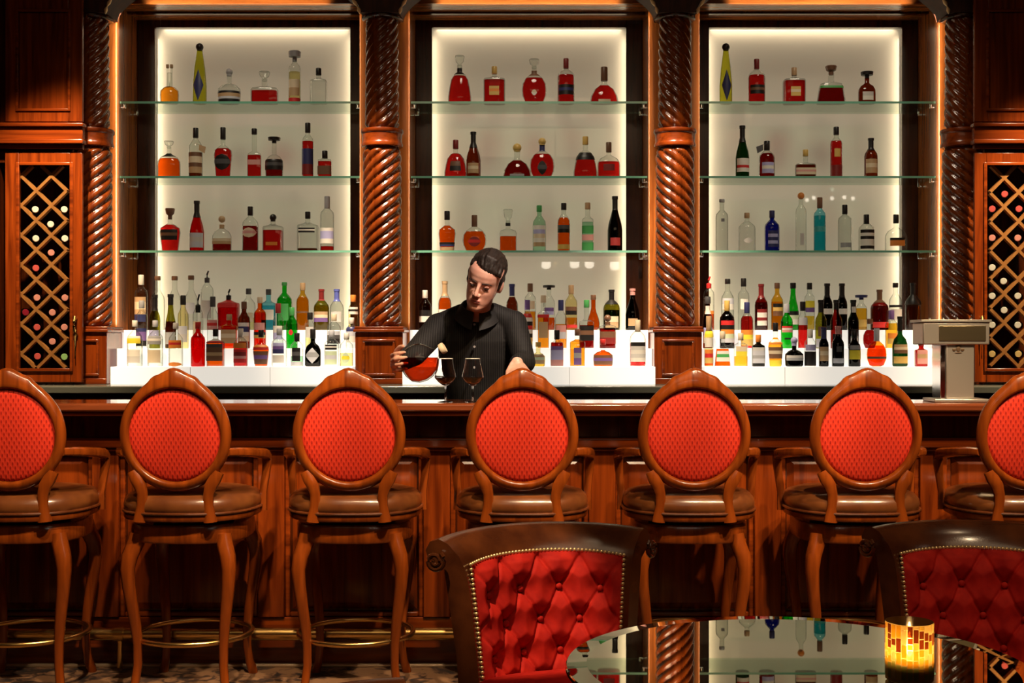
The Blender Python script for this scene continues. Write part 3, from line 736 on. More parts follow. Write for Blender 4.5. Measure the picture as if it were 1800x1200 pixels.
B_RL = [
 (1269, 350, 22, 'tall', 'smoke', None, 0, 'c', 'grey', .06, [(.56, .62, 'dkgrey', 15)], 'tall frosted clear bottle'),
 (1313, 374, 30, 'round', 'clear', None, 0, 'c', 'tan', .14, [(.2, .34, 'wgrey', 30, 'oval')], 'short clear cut-glass bottle'),
 (1357, 370, 26, 'round', 'blue', None, 0, 'c', 'navy', .18, [(.1, .5, 'navy/lav/navy/lav/navy', 40)], 'cobalt blue bottle with pale print'),
 (1408, 338, 19, 'tall', 'clear', None, 0, 'b', 'orange', .06, [(.1, .3, 'wgrey', 20)], 'tallest slim clear bottle, orange stopper'),
 (1441, 347, 21, 'tall', 'sky', 'aqua', .66, 'c', 'brown', .2, [(.36, .46, 'teal', 65)], 'turquoise bottle with dark cap'),
 (1485, 360, 24, 'tall', 'smoke', None, 0, 'c', 'k', .2, [(.08, .18, 'grey', 50)], 'clear grey bottle with long black cap'),
 (1523, 377, 27, 'round', 'clear', None, 0, 'c', 'k', .26, [(.06, .58, 'k/w/w/k/w/k', 62)], 'clear bottle with black and white label'),
 (1575, 377, 38, 'medal', 'clear', None, 0, 'c', 'k', .24, [(.14, .36, 'orange/orange/k', 40)], 'clear flask with orange label')]
for recs, z, nm, bay in ((B_LT, 0, 'top', L_), (B_LM, 1, 'middle', L_), (B_LL, 2, 'lowest', L_), (B_MT, 0, 'top', M_), (B_MM, 1, 'middle', M_), (B_ML, 2, 'lowest', M_),
                         (B_RT, 0, 'top', R_), (B_RM, 1, 'middle', R_), (B_RL, 2, 'lowest', R_)):
    ob = row(recs, SH[z] + .0005, DS, f'{nm} shelf, {bay}', gs(z, bay))
    if recs is B_LT:
        b0 = ob[0]; H = b0.dimensions.z
        for dx in (-.012, .013):
            MB().tube([(dx * .6, 0, .105), (dx, 0, .15), (dx, 0, .222)], [.012, .0062, .0058], 12).build('neck', gmat('clear'), b0)
            MB().lathe([(.008, .222), (.0095, .224), (.0095, .242), (.008, .245)], (dx, 0, 0), n=12).build('stopper', pmat('tan'), b0)
    for o_, tx in ((ob[1], .055) if recs is B_LM else (None, 0), (ob[1], -.055) if recs is B_RM else (None, 0)):
        if o_ is None: continue
        m = MB().tube([(0, -.02, .21), (tx * .5, -.035, .20), (tx * .85, -.04, .185)], .0012, 6)
        m.add([(tx * .6, -.041, .20), (tx * 1.35, -.041, .185), (tx * 1.2, -.041, .145), (tx * .55, -.041, .165), (tx * .6, -.043, .20), (tx * 1.35, -.043, .185), (tx * 1.2, -.043, .145), (tx * .55, -.043, .165)],
              [(0, 1, 2, 3), (7, 6, 5, 4), (0, 4, 5, 1), (1, 5, 6, 2), (2, 6, 7, 3), (3, 7, 4, 0)])
        m.build('neck_tag', pmat('tan' if tx > 0 else 'dkgrey'), o_, smooth=False)

# ---- bottles on the lit steps
C = 'clear'
T3_L = [
 (248, 483, 22, 'tall', C, None, 0, 'c', 'w', .18, [(.15, .6, 'navy/tan/cream/tan', 60)], 'clear bottle with white cap and tan label'),
 (277, 485, 25, 'wine', C, None, 0, 'c', 'brown', .08, [], 'brown-capped clear bottle nearest the white-capped one'),
 (307, 485, 22, 'wine', C, None, 0, 'c', 'brown', .08, [], 'brown-capped clear bottle, middle of three'),
 (336, 484, 22, 'wine', C, None, 0, 'c', 'brown', .08, [(.3, .5, 'silver', 45)], 'brown-capped clear bottle nearest the tall pourer'),
 (364, 476, 22, 'tall', C, None, 0, 'p', 'dkgrey', .20, [(.2, .5, 'wgrey', 50)], 'tallest clear bottle with thin pourer'),
 (402, 508, 36, 'square', 'red', 'cherry', .55, 'p', 'k', .26, [(.55, .75, 'red', 70)], 'red bottle with broad shoulders and pourer'),
 (437, 507, 24, 'round', C, 'paleyel', .3, 'c', 'dkgrey', .14, [(.2, .42, 'cream', 50)], 'clear bottle with grey ring cap'),
 (472, 508, 24, 'square', 'sky', 'sky', .6, 'c', 'dkgrey', .14, [(.25, .5, 'w', 45)], 'pale blue bottle'),
 (500, 496, 27, 'round', 'green', 'palegreen', .7, 'c', 'green', .07, [(.2, .55, 'green', 40)], 'big bright green bottle'),
 (532, 497, 22, 'round', 'gold', 'gold', .7, 'c', 'tan', .16, [(.36, .4, 'brown', 70)], 'golden yellow bottle'),
 (565, 508, 27, 'wine', 'olive', 'yellow', .6, 'f', 'dkred', .28, [(.2, .45, 'purple/cream/tan', 60)], 'olive bottle with purple and cream label'),
 (592, 508, 24, 'wine', C, None, 0, 'f', 'blue', .3, [(.2, .45, 'wgrey', 45)], 'clear bottle with blue foil neck'),
 (621, 518, 17, 'round', 'paleyel', None, 0, 'c', 'orange', .2, [(.45, .65, 'w/k/w', 75)], 'dark-labelled bottle with orange cap')]
T2_L = [
 (249, 528, 19, 'tall', C, None, 0, 'c', 'grey', .16, [(.05, .42, 'k/purple/purple/navy', 72)], 'clear bottle with dark purple label'),
 (272, 518, 19, 'wine', 'olive', None, 0, 'f', 'k', .3, [(.1, .34, 'lav', 60)], 'dark olive bottle with black neck'),
 (300, 517, 19, 'champ', 'olive', 'brown', .5, 'f', 'k', .2, [(.08, .3, 'grey', 65)], 'slender olive-brown wine bottle'),
 (322, 519, 19, 'round', 'paleyel', None, 0, 'c', 'k', .18, [(.12, .42, 'wgrey/silver', 60)], 'pale bottle with black cap'),
 (348, 517, 18, 'round', C, None, 0, 'p', 'k', .34, [(.2, .5, 'cream', 50)], 'clear bottle with dark thin pourer'),
 (374, 521, 20, 'round', C, None, 0, 'c', 'olivecap' if False else 'dkgrey', .2, [(.36, .55, 'pink/red/pink', 60)], 'clear bottle with red label'),
 (403, 552, 27, 'square', 'amber', 'orange', .6, 'c', 'tan', .18, [(.15, .55, 'tan/cream/tan', 55)], 'amber square bottle with tan label'),
 (429, 530, 21, 'round', 'brown', None, 0, 'c', 'brown', .16, [(.15, .55, 'cream/w/navy/w', 65)], 'brown bottle, white label, silver shoulder'),
 (457, 522, 21, 'tall', 'orange', 'orange', .7, 'c', 'cream', .12, [(.2, .32, 'gold/k', 70), (.36, .5, 'pink', 60)], 'orange bottle with cream cap'),
 (489, 533, 18, 'round', C, None, 0, 'c', 'dkred', .22, [(.2, .5, 'lav/w', 60)], 'clear bottle with lilac label'),
 (513, 540, 20, 'round', 'green', 'palegreen', .6, 'c', 'green', .2, [(.32, .46, 'red', 22, 'oval')], 'green bottle with red seal'),
 (545, 549, 17, 'round', C, 'paleyel', .5, 'c', 'k', .2, [(.3, .6, 'wgrey', 50)], 'small pale bottle with black cap'),
 (587, 552, 24, 'round', C, None, 0, 'c', 'cream', .2, [(.14, .5, 'k/dkgrey/silver', 65)], 'clear bottle with black label and cream cap'),
 (618, 558, 20, 'round', C, None, 0, 'c', 'w', .2, [(.2, .7, 'w/silver/navy', 60)], 'white bottle with navy arch label')]
T1_L = [
 (237, 563, 27, 'round', C, 'clear', .6, 'c', 'w', .14, [(.50, .66, 'yellow/yellow/w', 60), (.08, .36, 'wgrey/w', 55)], 'clear bottle with yellow label band'),
 (273, 563, 27, 'round', C, 'clear', .6, 'c', 'silver', .14, [(.48, .66, 'grey/w/grey', 60), (.08, .36, 'cream', 55)], 'clear bottle with grey print band'),
 (309, 567, 25, 'round', C, 'clear', .6, 'c', 'wgrey', .14, [(.42, .6, 'orange/red/orange', 60), (.0, .10, 'orange', 70, 'oval')], 'clear bottle with orange label band'),
 (348, 566, 25, 'round', 'cherry', 'red', .7, 'c', 'red', .16, [], 'solid bright red bottle'),
 (379, 578, 30, 'square', C, 'orange', .7, 'c', 'k', .2, [(.15, .60, 'brown/tan/brown/dkgrey', 50), (.62, .74, 'red/w', 60)], 'orange whisky with brown label, black cap'),
 (423, 577, 25, 'round', C, 'red', .6, 'c', 'w', .24, [(.1, .45, 'red/pink/dkred/red', 60), (.48, .62, 'orange', 60)], 'red bottle with white cap'),
 (459, 580, 28, 'pear', C, 'orange', .72, 'c', 'k', .2, [(.06, .42, 'brown/purple/brown', 62), (.45, .6, 'red/orange', 75)], 'orange-red bottle, dark label, black cap'),
 (491, 577, 27, 'round', C, None, 0, 'c', 'grey', .18, [(.34, .62, 'navy/purple/lav', 45), (.1, .3, 'w', 45)], 'clear bottle with violet shield label'),
 (522, 585, 22, 'round', C, 'palegreen', .3, 'c', 'k', .26, [(.16, .56, 'k/dkgrey/k', 40), (.02, .14, 'silver', 65)], 'clear bottle with tall dark figure label'),
 (550, 578, 28, 'medal', 'black', None, 0, 'c', 'k', .26, [(.08, .50, 'silver/grey/silver', 52, 'diamond')], 'black apothecary bottle with silver diamond label'),
 (583, 580, 26, 'round', C, None, 0, 'c', 'silver', .2, [(.05, .42, 'pgreen/silver/pgreen', 50), (.46, .6, 'k/w/k', 50)], 'clear bottle with grey-green label'),
 (609, 585, 24, 'round', C, 'paleyel', .4, 'c', 'w', .2, [(.06, .42, 'pgreen/yellow/pgreen', 34, 'oval')], 'clear bottle with yellow-green oval label')]
T3_M = [
 (747, 510, 22, 'round', 'brown', None, 0, 'c', 'w', .2, [(.2, .5, 'w/k', 60)], 'dark bottle with white cap'),
 (782, 494, 23, 'wine', C, 'orange', .66, 'f', 'tan', .3, [(.18, .42, 'w', 60)], 'orange bottle with white label'),
 (900, 499, 21, 'wine', C, 'brown', .72, 'f', 'navy', .26, [(.1, .3, 'k/w', 65)], 'brown bottle with navy foil'),
 (932, 498, 20, 'tall', C, 'amber', .4, 'c', 'brown', .18, [(.45, .62, 'cream', 50)], 'clear bottle, brown cap, amber liquid'),
 (965, 501, 21, 'round', C, 'orange', .28, 'm', 'k', .1, [(.34, .5, 'lav/purple', 50)], 'clear bottle with violet label'),
 (1004, 501, 22, 'round', 'paleyel', 'amber', .28, 'c', 'tan', .2, [(.34, .52, 'k/brown', 60), (.05, .12, 'red', 70)], 'pale yellow bottle with dark label'),
 (1043, 518, 23, 'gourd', C, 'orange', .9, 'c', 'brown', .14, [], 'orange gourd-shaped bottle'),
 (1075, 509, 29, 'wine', 'olive', 'dkgreen', .5, 'f', 'k', .36, [(.06, .34, 'tan/cream', 50)], 'broad green bottle with black neck'),
 (1112, 507, 25, 'champ', 'navy', None, 0, 'f', 'pink', .16, [(.1, .28, 'tan', 40)], 'tall blue-black champagne bottle')]
T2_M = [
 (927, 527, 19, 'round', C, 'yellow', .2, 'c', 'purple', .2, [(.14, .72, 'gold/k/w/red/k/w/red', 72)], 'bottle with red, white and black label'),
 (955, 519, 20, 'square', C, 'amber', .62, 'c', 'palecap' if False else 'cream', .14, [(.58, .64, 'red', 80), (.2, .5, 'tan', 40)], 'amber square bottle with red shoulder line'),
 (986, 527, 21, 'round', C, 'amber', .5, 'c', 'navy', .22, [(.2, .48, 'silver/pink', 55)], 'pale bottle with navy cap'),
 (1031, 527, 26, 'long', C, 'dkred', .48, 'c', 'olivec' if False else 'green', .16, [(.16, .46, 'k/brown/k', 60)], 'clear-necked bottle with black label'),
 (1068, 553, 29, 'square', C, 'dkred', .6, 'b', 'brown', .3, [(.14, .5, 'dkred/brown', 50)], 'square dark red bottle with ball stopper')]
T1_M = [
 (946, 601, 25, 'squat', 'paleyel', 'yellow', .5, 'c', 'gold', .2, [(.1, .5, 'tan/pgreen/tan', 60)], 'squat yellow-green bottle'),
 (979, 580, 22, 'square', C, 'dkred', .66, 'c', 'k', .26, [(.02, .56, 'pink/lav/lav/purple', 66)], 'dark red bottle with lavender label'),
 (1015, 578, 27, 'square', C, 'amber', .72, 'c', 'brown', .18, [(.04, .5, 'purple/grey/purple', 26)], 'square amber bottle with purple strip'),
 (1060, 596, 36, 'squat', C, 'orange', .6, 'c', 'red', .2, [(.06, .42, 'brown/purple/brown', 66)], 'squat orange bottle with purple band'),
 (1121, 562, 28, 'round', C, 'red', .5, 'c', 'cream', .26, [(.1, .52, 'w/wgrey/w/wgrey/k', 64)], 'red bottle with white label, cream cap')]
T3_R = [
 (1246, 486, 19, 'tall', C, 'orange', .3, 'p', 'red', .22, [(.3, .36, 'orange', 60)], 'clear bottle with red pourer'),
 (1279, 490, 22, 'round', C, None, 0, 'c', 'k', .10, [(.4, .62, 'w/silver', 60)], 'clear bottle, black cap, silver label'),
 (1307, 489, 20, 'tall', C, None, 0, 'c', 'k', .16, [(.4, .6, 'w', 40)], 'clear slim bottle with black cap'),
 (1338, 499, 23, 'wine', 'dkred', 'dkred', .6, 'f', 'dkred', .3, [(.1, .45, 'w/dkred/w/dkred', 45)], 'dark red bottle with white figure'),
 (1366, 497, 21, 'round', 'gold', 'gold', .6, 'c', 'brown', .12, [(.3, .56, 'brown/gold/k', 50)], 'gold bottle with dark print'),
 (1394, 497, 20, 'champ', 'green', None, 0, 'c', 'k', .12, [(.12, .4, 'w/pgreen/k', 62)], 'emerald bottle with white label'),
 (1423, 497, 18, 'tall', C, 'yellow', .3, 'c', 'k', .14, [(.38, .62, 'purple/yellow/yellow', 60)], 'clear bottle with yellow band'),
 (1454, 498, 19, 'wine', 'black', None, 0, 'f', 'k', .3, [(.34, .46, 'w', 50)], 'black wine bottle nearer the yellow-banded one'),
 (1480, 498, 19, 'wine', 'black', None, 0, 'f', 'k', .3, [(.34, .46, 'w', 50)], 'black wine bottle nearer the flat stopper'),
 (1514, 518, 20, 'round', C, 'gold', .62, 'm', 'navy', .14, [(.1, .3, 'gold', 50)], 'gold bottle with flat navy stopper'),
 (1546, 509, 31, 'wine', 'dkred', 'dkred', .6, 'f', 'brown', .32, [(.06, .2, 'red', 60)], 'large mahogany-red bottle'),
 (1574, 497, 22, 'round', C, None, 0, 'c', 'k', .1, [(.48, .53, 'k', 85), (.2, .44, 'wgrey', 60)], 'clear bottle with black shoulder line'),
 (1605, 497, 27, 'wine', C, 'amber', .5, 'f', 'k', .46, [(.56, .68, 'gold', 26, 'oval')], 'amber bottle with black neck, gold medal')]
T2_R = [
 (1244, 521, 17, 'wine', 'brown', None, 0, 'c', 'dkgrey', .14, [(.1, .4, 'w/lav', 60), (.66, .82, 'w', 60)], 'brown bottle with white neck'),
 (1278, 528, 26, 'round', 'black', None, 0, 'c', 'gold', .22, [(.12, .58, 'silver/pgreen/orange/k/red', 60)], 'black bottle with gold cap and bright label'),
 (1313, 531, 22, 'round', C, 'red', .7, 'c', 'navy', .24, [(.06, .4, 'gold/yellow/orange', 68)], 'red bottle with navy cap and sunny label'),
 (1383, 534, 21, 'round', 'green', 'palegreen', .6, 'c', 'silver', .2, [(.36, .5, 'pink/w/red', 60), (.2, .24, 'k', 30)], 'bright green bottle with pink label'),
 (1411, 530, 17, 'round', C, 'red', .5, 'c', 'k', .2, [(.5, .66, 'silver', 60)], 'thin bottle of red with black cap'),
 (1443, 527, 20, 'wine', 'olive', None, 0, 'f', 'k', .26, [(.25, .45, 'brown', 40), (.02, .2, 'silver', 65)], 'olive-black bottle'),
 (1470, 527, 20, 'wine', 'dkred', None, 0, 'f', 'dkgreenc' if False else 'k', .2, [(.1, .3, 'k', 50)], 'dark brown-red bottle'),
 (1500, 527, 19, 'wine', 'black', None, 0, 'f', 'k', .2, [(.1, .4, 'w/k', 40), (.74, .86, 'w', 50)], 'black bottle with white neck mark'),
 (1529, 560, 25, 'disc', C, 'dkred', .62, 'c', 'brown', .18, [], 'round dark red flask'),
 (1567, 545, 22, 'round', C, 'gold', .66, 'c', 'purple', .24, [(.12, .4, 'gold/orange', 50)], 'golden bottle with violet cap')]
T1_R = [
 (1246, 555, 15.5, 'round', 'paleyel', 'orange', .3, 'c', 'tan', .3, [(.06, .34, 'gold/red/orange', 66), (.38, .56, 'w', 66), (.58, .7, 'yellow', 80)], 'yellow-topped bottle with white label'),
 (1270, 582, 28, 'trap', C, 'orange', .5, 'c', 'cream', .22, [(.14, .44, 'w/green/w', 46)], 'flared orange bottle, white and green label'),
 (1302, 585, 24, 'square', C, 'gold', .3, 'c', 'cream', .22, [(.3, .6, 'yellow/cream', 40)], 'pale gold square bottle, yellow label'),
 (1333, 588, 22, 'square', 'black', None, 0, 'c', 'orange', .24, [(.1, .6, 'silver/grey/silver/wgrey', 56)], 'black bottle with silver-blue label'),
 (1363, 567, 26, 'pear', C, 'amber', .66, 'c', 'k', .2, [(.18, .44, 'brown/cream/brown', 66), (.0, .14, 'yellow', 70), (.5, .62, 'orange/w', 60)], 'amber bottle with dark brown label'),
 (1396, 592, 33, 'squat', 'black', None, 0, 'b', 'lav', .3, [(.2, .38, 'grey/wgrey', 62)], 'squat round black bottle'),
 (1424, 578, 20, 'round', C, 'brown', .4, 'c', 'w', .24, [(.02, .40, 'k', 80), (.42, .58, 'lav', 60)], 'bottle with lilac top and black base'),
 (1448, 575, 17, 'wine', 'black', None, 0, 'f', 'navy', .3, [(.14, .5, 'tan/cream/tan', 60)], 'slim black bottle with tan label'),
 (1473, 573, 21, 'wine', 'black', None, 0, 'f', 'pink', .2, [(.08, .2, 'silver', 64), (.36, .5, 'dkgrey', 26)], 'black bottle with silver base band'),
 (1502, 582, 21, 'wine', 'black', None, 0, 'c', 'olive2' if False else 'k', .2, [(.2, .46, 'yellow', 66), (.48, .6, 'grey', 60)], 'black bottle with lemon-yellow label'),
 (1541, 577, 35, 'disc', 'amber', 'orange', .55, 'c', 'silver', .34, [(.2, .26, 'brown', 75)], 'round orange bottle with silver cap'),
 (1582, 556, 27, 'medal', 'dkgreen', None, 0, 'f', 'k', .3, [(.26, .44, 'brown/cream/tan', 55), (.06, .2, 'gold', 60)], 'black-green bottle with tan and gold labels'),
 (1619, 600, 21, 'square', 'dkred', None, 0, 'c', 'dkred', .18, [(.1, .66, 'pink/tan/pink', 42)], 'dark red bottle with pinkish label')]
TB = {3: (1.470, 7.952), 2: (1.358, 7.742), 1: (1.254, 7.525)}
RN = {3: 'back', 2: 'middle', 1: 'front'}
for recs, k, bay in ((T3_L, 3, L_), (T2_L, 2, L_), (T1_L, 1, L_), (T3_M, 3, M_), (T2_M, 2, M_), (T1_M, 1, M_), (T3_R, 3, R_), (T2_R, 2, R_), (T1_R, 1, R_)):
    row(recs, TB[k][0], TB[k][1], f'{RN[k]} row, {bay}', f'bottles on the lit steps, {bay}')

# ------------------------------------------------------------------ bar counter
BT = 1.140
bar = empty('bar_counter', (0, 5.6, 0)); tag(bar, 'long panelled mahogany bar counter with polished top', 'bar')
wbuild(boxmb(((-4.4, 5.38, BT - 0.036), (4.4, 5.74, BT))), 'bar_top', W_BARTOP, bar, bevel=0.010)
wbuild(boxmb(((-4.4, 5.40, BT - 0.055), (4.4, 5.73, BT - 0.0365))), 'top_molding', W_X, bar, bevel=0.006)
wbuild(boxmb(((-4.4, 5.54, 0.985), (4.4, 5.72, BT - 0.0555))), 'fascia', W_DARK, bar, bevel=0.004)
m = MB().box((-4.4, 5.520, 0.940), (4.4, 5.72, 0.9845)); m.box((-4.4, 5.535, 0.925), (4.4, 5.72, 0.9395))
wbuild(m, 'apron_molding', W_X, bar, bevel=0.008)
wbuild(boxmb(((-4.4, 5.60, 0.0), (4.4, 5.72, 0.9245))), 'front_board', W_DARK, bar)
m = MB().box((-4.4, 5.55, 0.0), (4.4, 5.5995, 0.125)); wbuild(m, 'plinth', W_X, bar, bevel=0.006)
m = MB().box((-4.4, 5.572, 0.1255), (4.4, 5.5995, 0.20)); wbuild(m, 'bottom_rail', W_X, bar, bevel=0.004)
for k in range(-5, 7):
    xc = -0.402 + 0.72 * k
    wbuild(boxmb(((xc - .058, 5.560, 0.2005), (xc + .058, 5.5995, 0.9245))), 'stile', W_Z, bar, bevel=0.005)
    x0, x1 = xc + .0585, xc + .72 - .0585
    if k == 6: continue
    fm = MB(); w = .022
    fm.box((x0, 5.578, .2005), (x0 + w, 5.5995, .9245)); fm.box((x1 - w, 5.578, .2005), (x1, 5.5995, .9245)); fm.box((x0 + w, 5.578, .2005), (x1 - w, 5.5995, .2005 + w)); fm.box((x0 + w, 5.578, .9245 - w), (x1 - w, 5.5995, .9245))
    f = wbuild(fm, 'panel_frame', W_X, bar, bevel=0.006)
    rp = MB(); a, b_ = x0 + .06, x1 - .06; z0, z1 = .262, .865
    rp.loft([[(a - .03, 5.5995, z0 - .03), (b_ + .03, 5.5995, z0 - .03), (b_ + .03, 5.5995, z1 + .03), (a - .03, 5.5995, z1 + .03)],
             [(a, 5.585, z0), (b_, 5.585, z0), (b_, 5.585, z1), (a, 5.585, z1)]])
    wbuild(rp, 'raised_panel', W_Z, bar, smooth=False)
m = MB().tube([(-4.4, 5.475, .150), (4.4, 5.475, .150)], .027, 16); rail = wbuild(m, 'foot_rail', BRASS, bar)
for k in range(-5, 6):
    xb = -0.05 + 0.85 * k; m = MB(); m.tube([(xb, 5.475, .150), (xb, 5.548, .105)], [.013, .016], 10); m.tube([(xb - .02, 5.475, .150), (xb + .02, 5.475, .150)], .032, 14); m.tube([(xb, 5.475, .0005), (xb, 5.475, .13)], .012, 10)
    wbuild(m, 'rail_bracket', BRASS, bar)

# ------------------------------------------------------------------ bar stools
def ring_profile(theta):
    """outer radius of the oval frame with its carved crest at the top"""
    d = abs((theta - PI / 2 + PI) % (2 * PI) - PI)
    crest = .030 * math.exp(-(d / .42) ** 2) + .010 * math.exp(-(d / .13) ** 2) + .006 * math.exp(-((d - .36) / .07) ** 2)
    low = .010 * math.exp(-((PI - d) / .8) ** 2)
    return .222 + crest, .181 + .0 * low
BZ, BY = 1.035, -.235
LEAN = Matrix.Translation((0, BY, BZ)) @ Matrix.Rotation(R(5), 4, 'X')
def make_stool():
    t = empty('bar_stool')
    rings = []; n = 96
    for k in range(n):
        th = 2 * PI * k / n; ro, ri = ring_profile(th); c, s = math.cos(th), math.sin(th); ring = []
        prof = [(ri, -.010), (ri + .004, -.022), (ri + .012, -.027), (ri + .022, -.024), (ro - .010, -.020), (ro - .002, -.010), (ro, 0), (ro - .002, .012), (ro - .012, .022), (ri + .01, .024), (ri, .014)]
        for r, y in prof: ring.append(LEAN @ Vector((r * c * .995, y, r * s * 1.01)))
        rings.append(ring)
    fr = MB().loft(rings, closed=True, caps=False).build('back_frame', W_CHAIR, t, angle=50)
    for sy, dep, nm in ((-1, .016, 'outside_back_cloth'), (1, .035, 'back_cushion')):
        pr = [(.1825 * math.cos(a), dep * math.sin(a) + .008) for a in [i * PI / 2 / 8 for i in range(9)]]
        M4 = LEAN @ Matrix.Rotation(R(90 if sy < 0 else -90), 4, 'X')
        m = MB(); rr = []
        for r, h in pr:
            rr.append([M4 @ Vector((max(r, .001) * math.cos(2 * PI * j / 40), max(r, .001) * math.sin(2 * PI * j / 40), h)) for j in range(40)])
        m.loft(rr, caps=True); m.build(nm, RED_PAT, t)
    for sx in (-1, 1):
        pth = [(sx * .172, BY + .004, .892), (sx * .156, BY + .001, .862), (sx * .141, BY, .838), (sx * .132, BY - .0, .805), (sx * .131, BY + .0, .760), (sx * .138, BY + .0, .720), (sx * .140, BY + .0, .6955)]
        m = MB().tube(pth, [.020, .024, .024, .020, .020, .023, .026], 12, ry=.85, up=(1, 0, 0), power=3); m.build('back_post', W_CHAIR, t)
    # seat
    sq = 2.5
    MB().lathe([(.238, .6925), (.262, .698), (.266, .706), (.266, .718), (.262, .722)], n=48, power=sq).build('seat_board', W_CHAIR, t)
    sc_ = MB().lathe([(.250, .7225), (.262, .732), (.266, .750), (.262, .772), (.246, .790), (.20, .803), (.12, .810), (.03, .812)], n=48, power=sq).build('seat_cushion', L_SEAT, t)
    pts = []
    for j in range(48):
        a = 2 * PI * j / 48; cx, sy = math.cos(a), math.sin(a); k = (abs(cx) ** sq + abs(sy) ** sq) ** (-1 / sq); pts.append((.2665 * cx * k, .2665 * sy * k, .728))
    MB().tube(pts, .0065, 8, closed=True).build('piping', L_DARK, sc_)
    MB().lathe([(.150, .6805), (.160, .684), (.160, .692)], n=32).build('swivel_plate', BLACK, t)
    MB().lathe([(.214, .614), (.228, .608), (.232, .616), (.232, .672), (.226, .680)], n=48, power=2.8).build('seat_rail', W_CHAIR, t)
    for sx in (-1, 1):
        pth = [(sx * .205, BY + .005, .968), (sx * .236, -.19, .966), (sx * .262, -.10, .957), (sx * .274, .0, .945), (sx * .278, .055, .937), (sx * .279, .083, .922), (sx * .278, .088, .890), (sx * .274, .080, .84), (sx * .268, .068, .78), (sx * .268, .060, .705)]
        m = MB().tube(pth, [.016, .018, .019, .021, .022, .021, .019, .017, .016, .018], 10, up=(1, 0, 0), power=2.6); m.build('arm', W_CHAIR, t)
    for sx in (-1, 1):
        for sy in (-1, 1):
            q = [(.172, .640), (.178, .605), (.196, .555), (.203, .505), (.199, .44), (.189, .36), (.179, .28), (.172, .20), (.172, .12), (.180, .05), (.190, .014), (.192, .0)]
            rr = [.030, .031, .030, .027, .0245, .022, .020, .018, .0165, .0165, .019, .019]
            m = MB().tube([(sx * a, sy * a, z) for a, z in q], rr, 12, up=(1, 0, 0), power=3); m.build('leg', W_CHAIR, t, angle=60)
    pts = [(.232 * math.cos(2 * PI * j / 48), .232 * math.sin(2 * PI * j / 48), .213) for j in range(48)]
    MB().tube(pts, .0105, 10, closed=True).build('foot_ring', BRASS, t)
    for a in (45, 135, 225, 315): pass
    return t
SX = [(-2.040, 2, 'bar stool with red oval back, half cut off beside the wine cabinet with handle'),
      (-1.369, -3, 'bar stool with red oval back, in front of the solid red bottle'),
      (-0.707, 1, 'bar stool with red oval back, nearest the pouring hand'),
      (-0.027, 0, 'bar stool with red oval back, before the bartender and his glasses'),
      (0.649, -1, 'bar stool with red oval back, below the column beside the dark-bottled bay'),
      (1.311, 1, 'bar stool with red oval back, in front of the round orange bottle'),
      (1.978, -2, 'bar stool with red oval back, last of the row past the steel tap')]
stool = make_stool()
for i, (x, rz, lab) in enumerate(SX):
    o = stool if i == 0 else copy_tree(stool)
    o.location = (x, 5.235, 0); o.rotation_euler = (0, 0, R(rz))
    tag(o, lab, 'bar stool', 'bar stools along the bar')

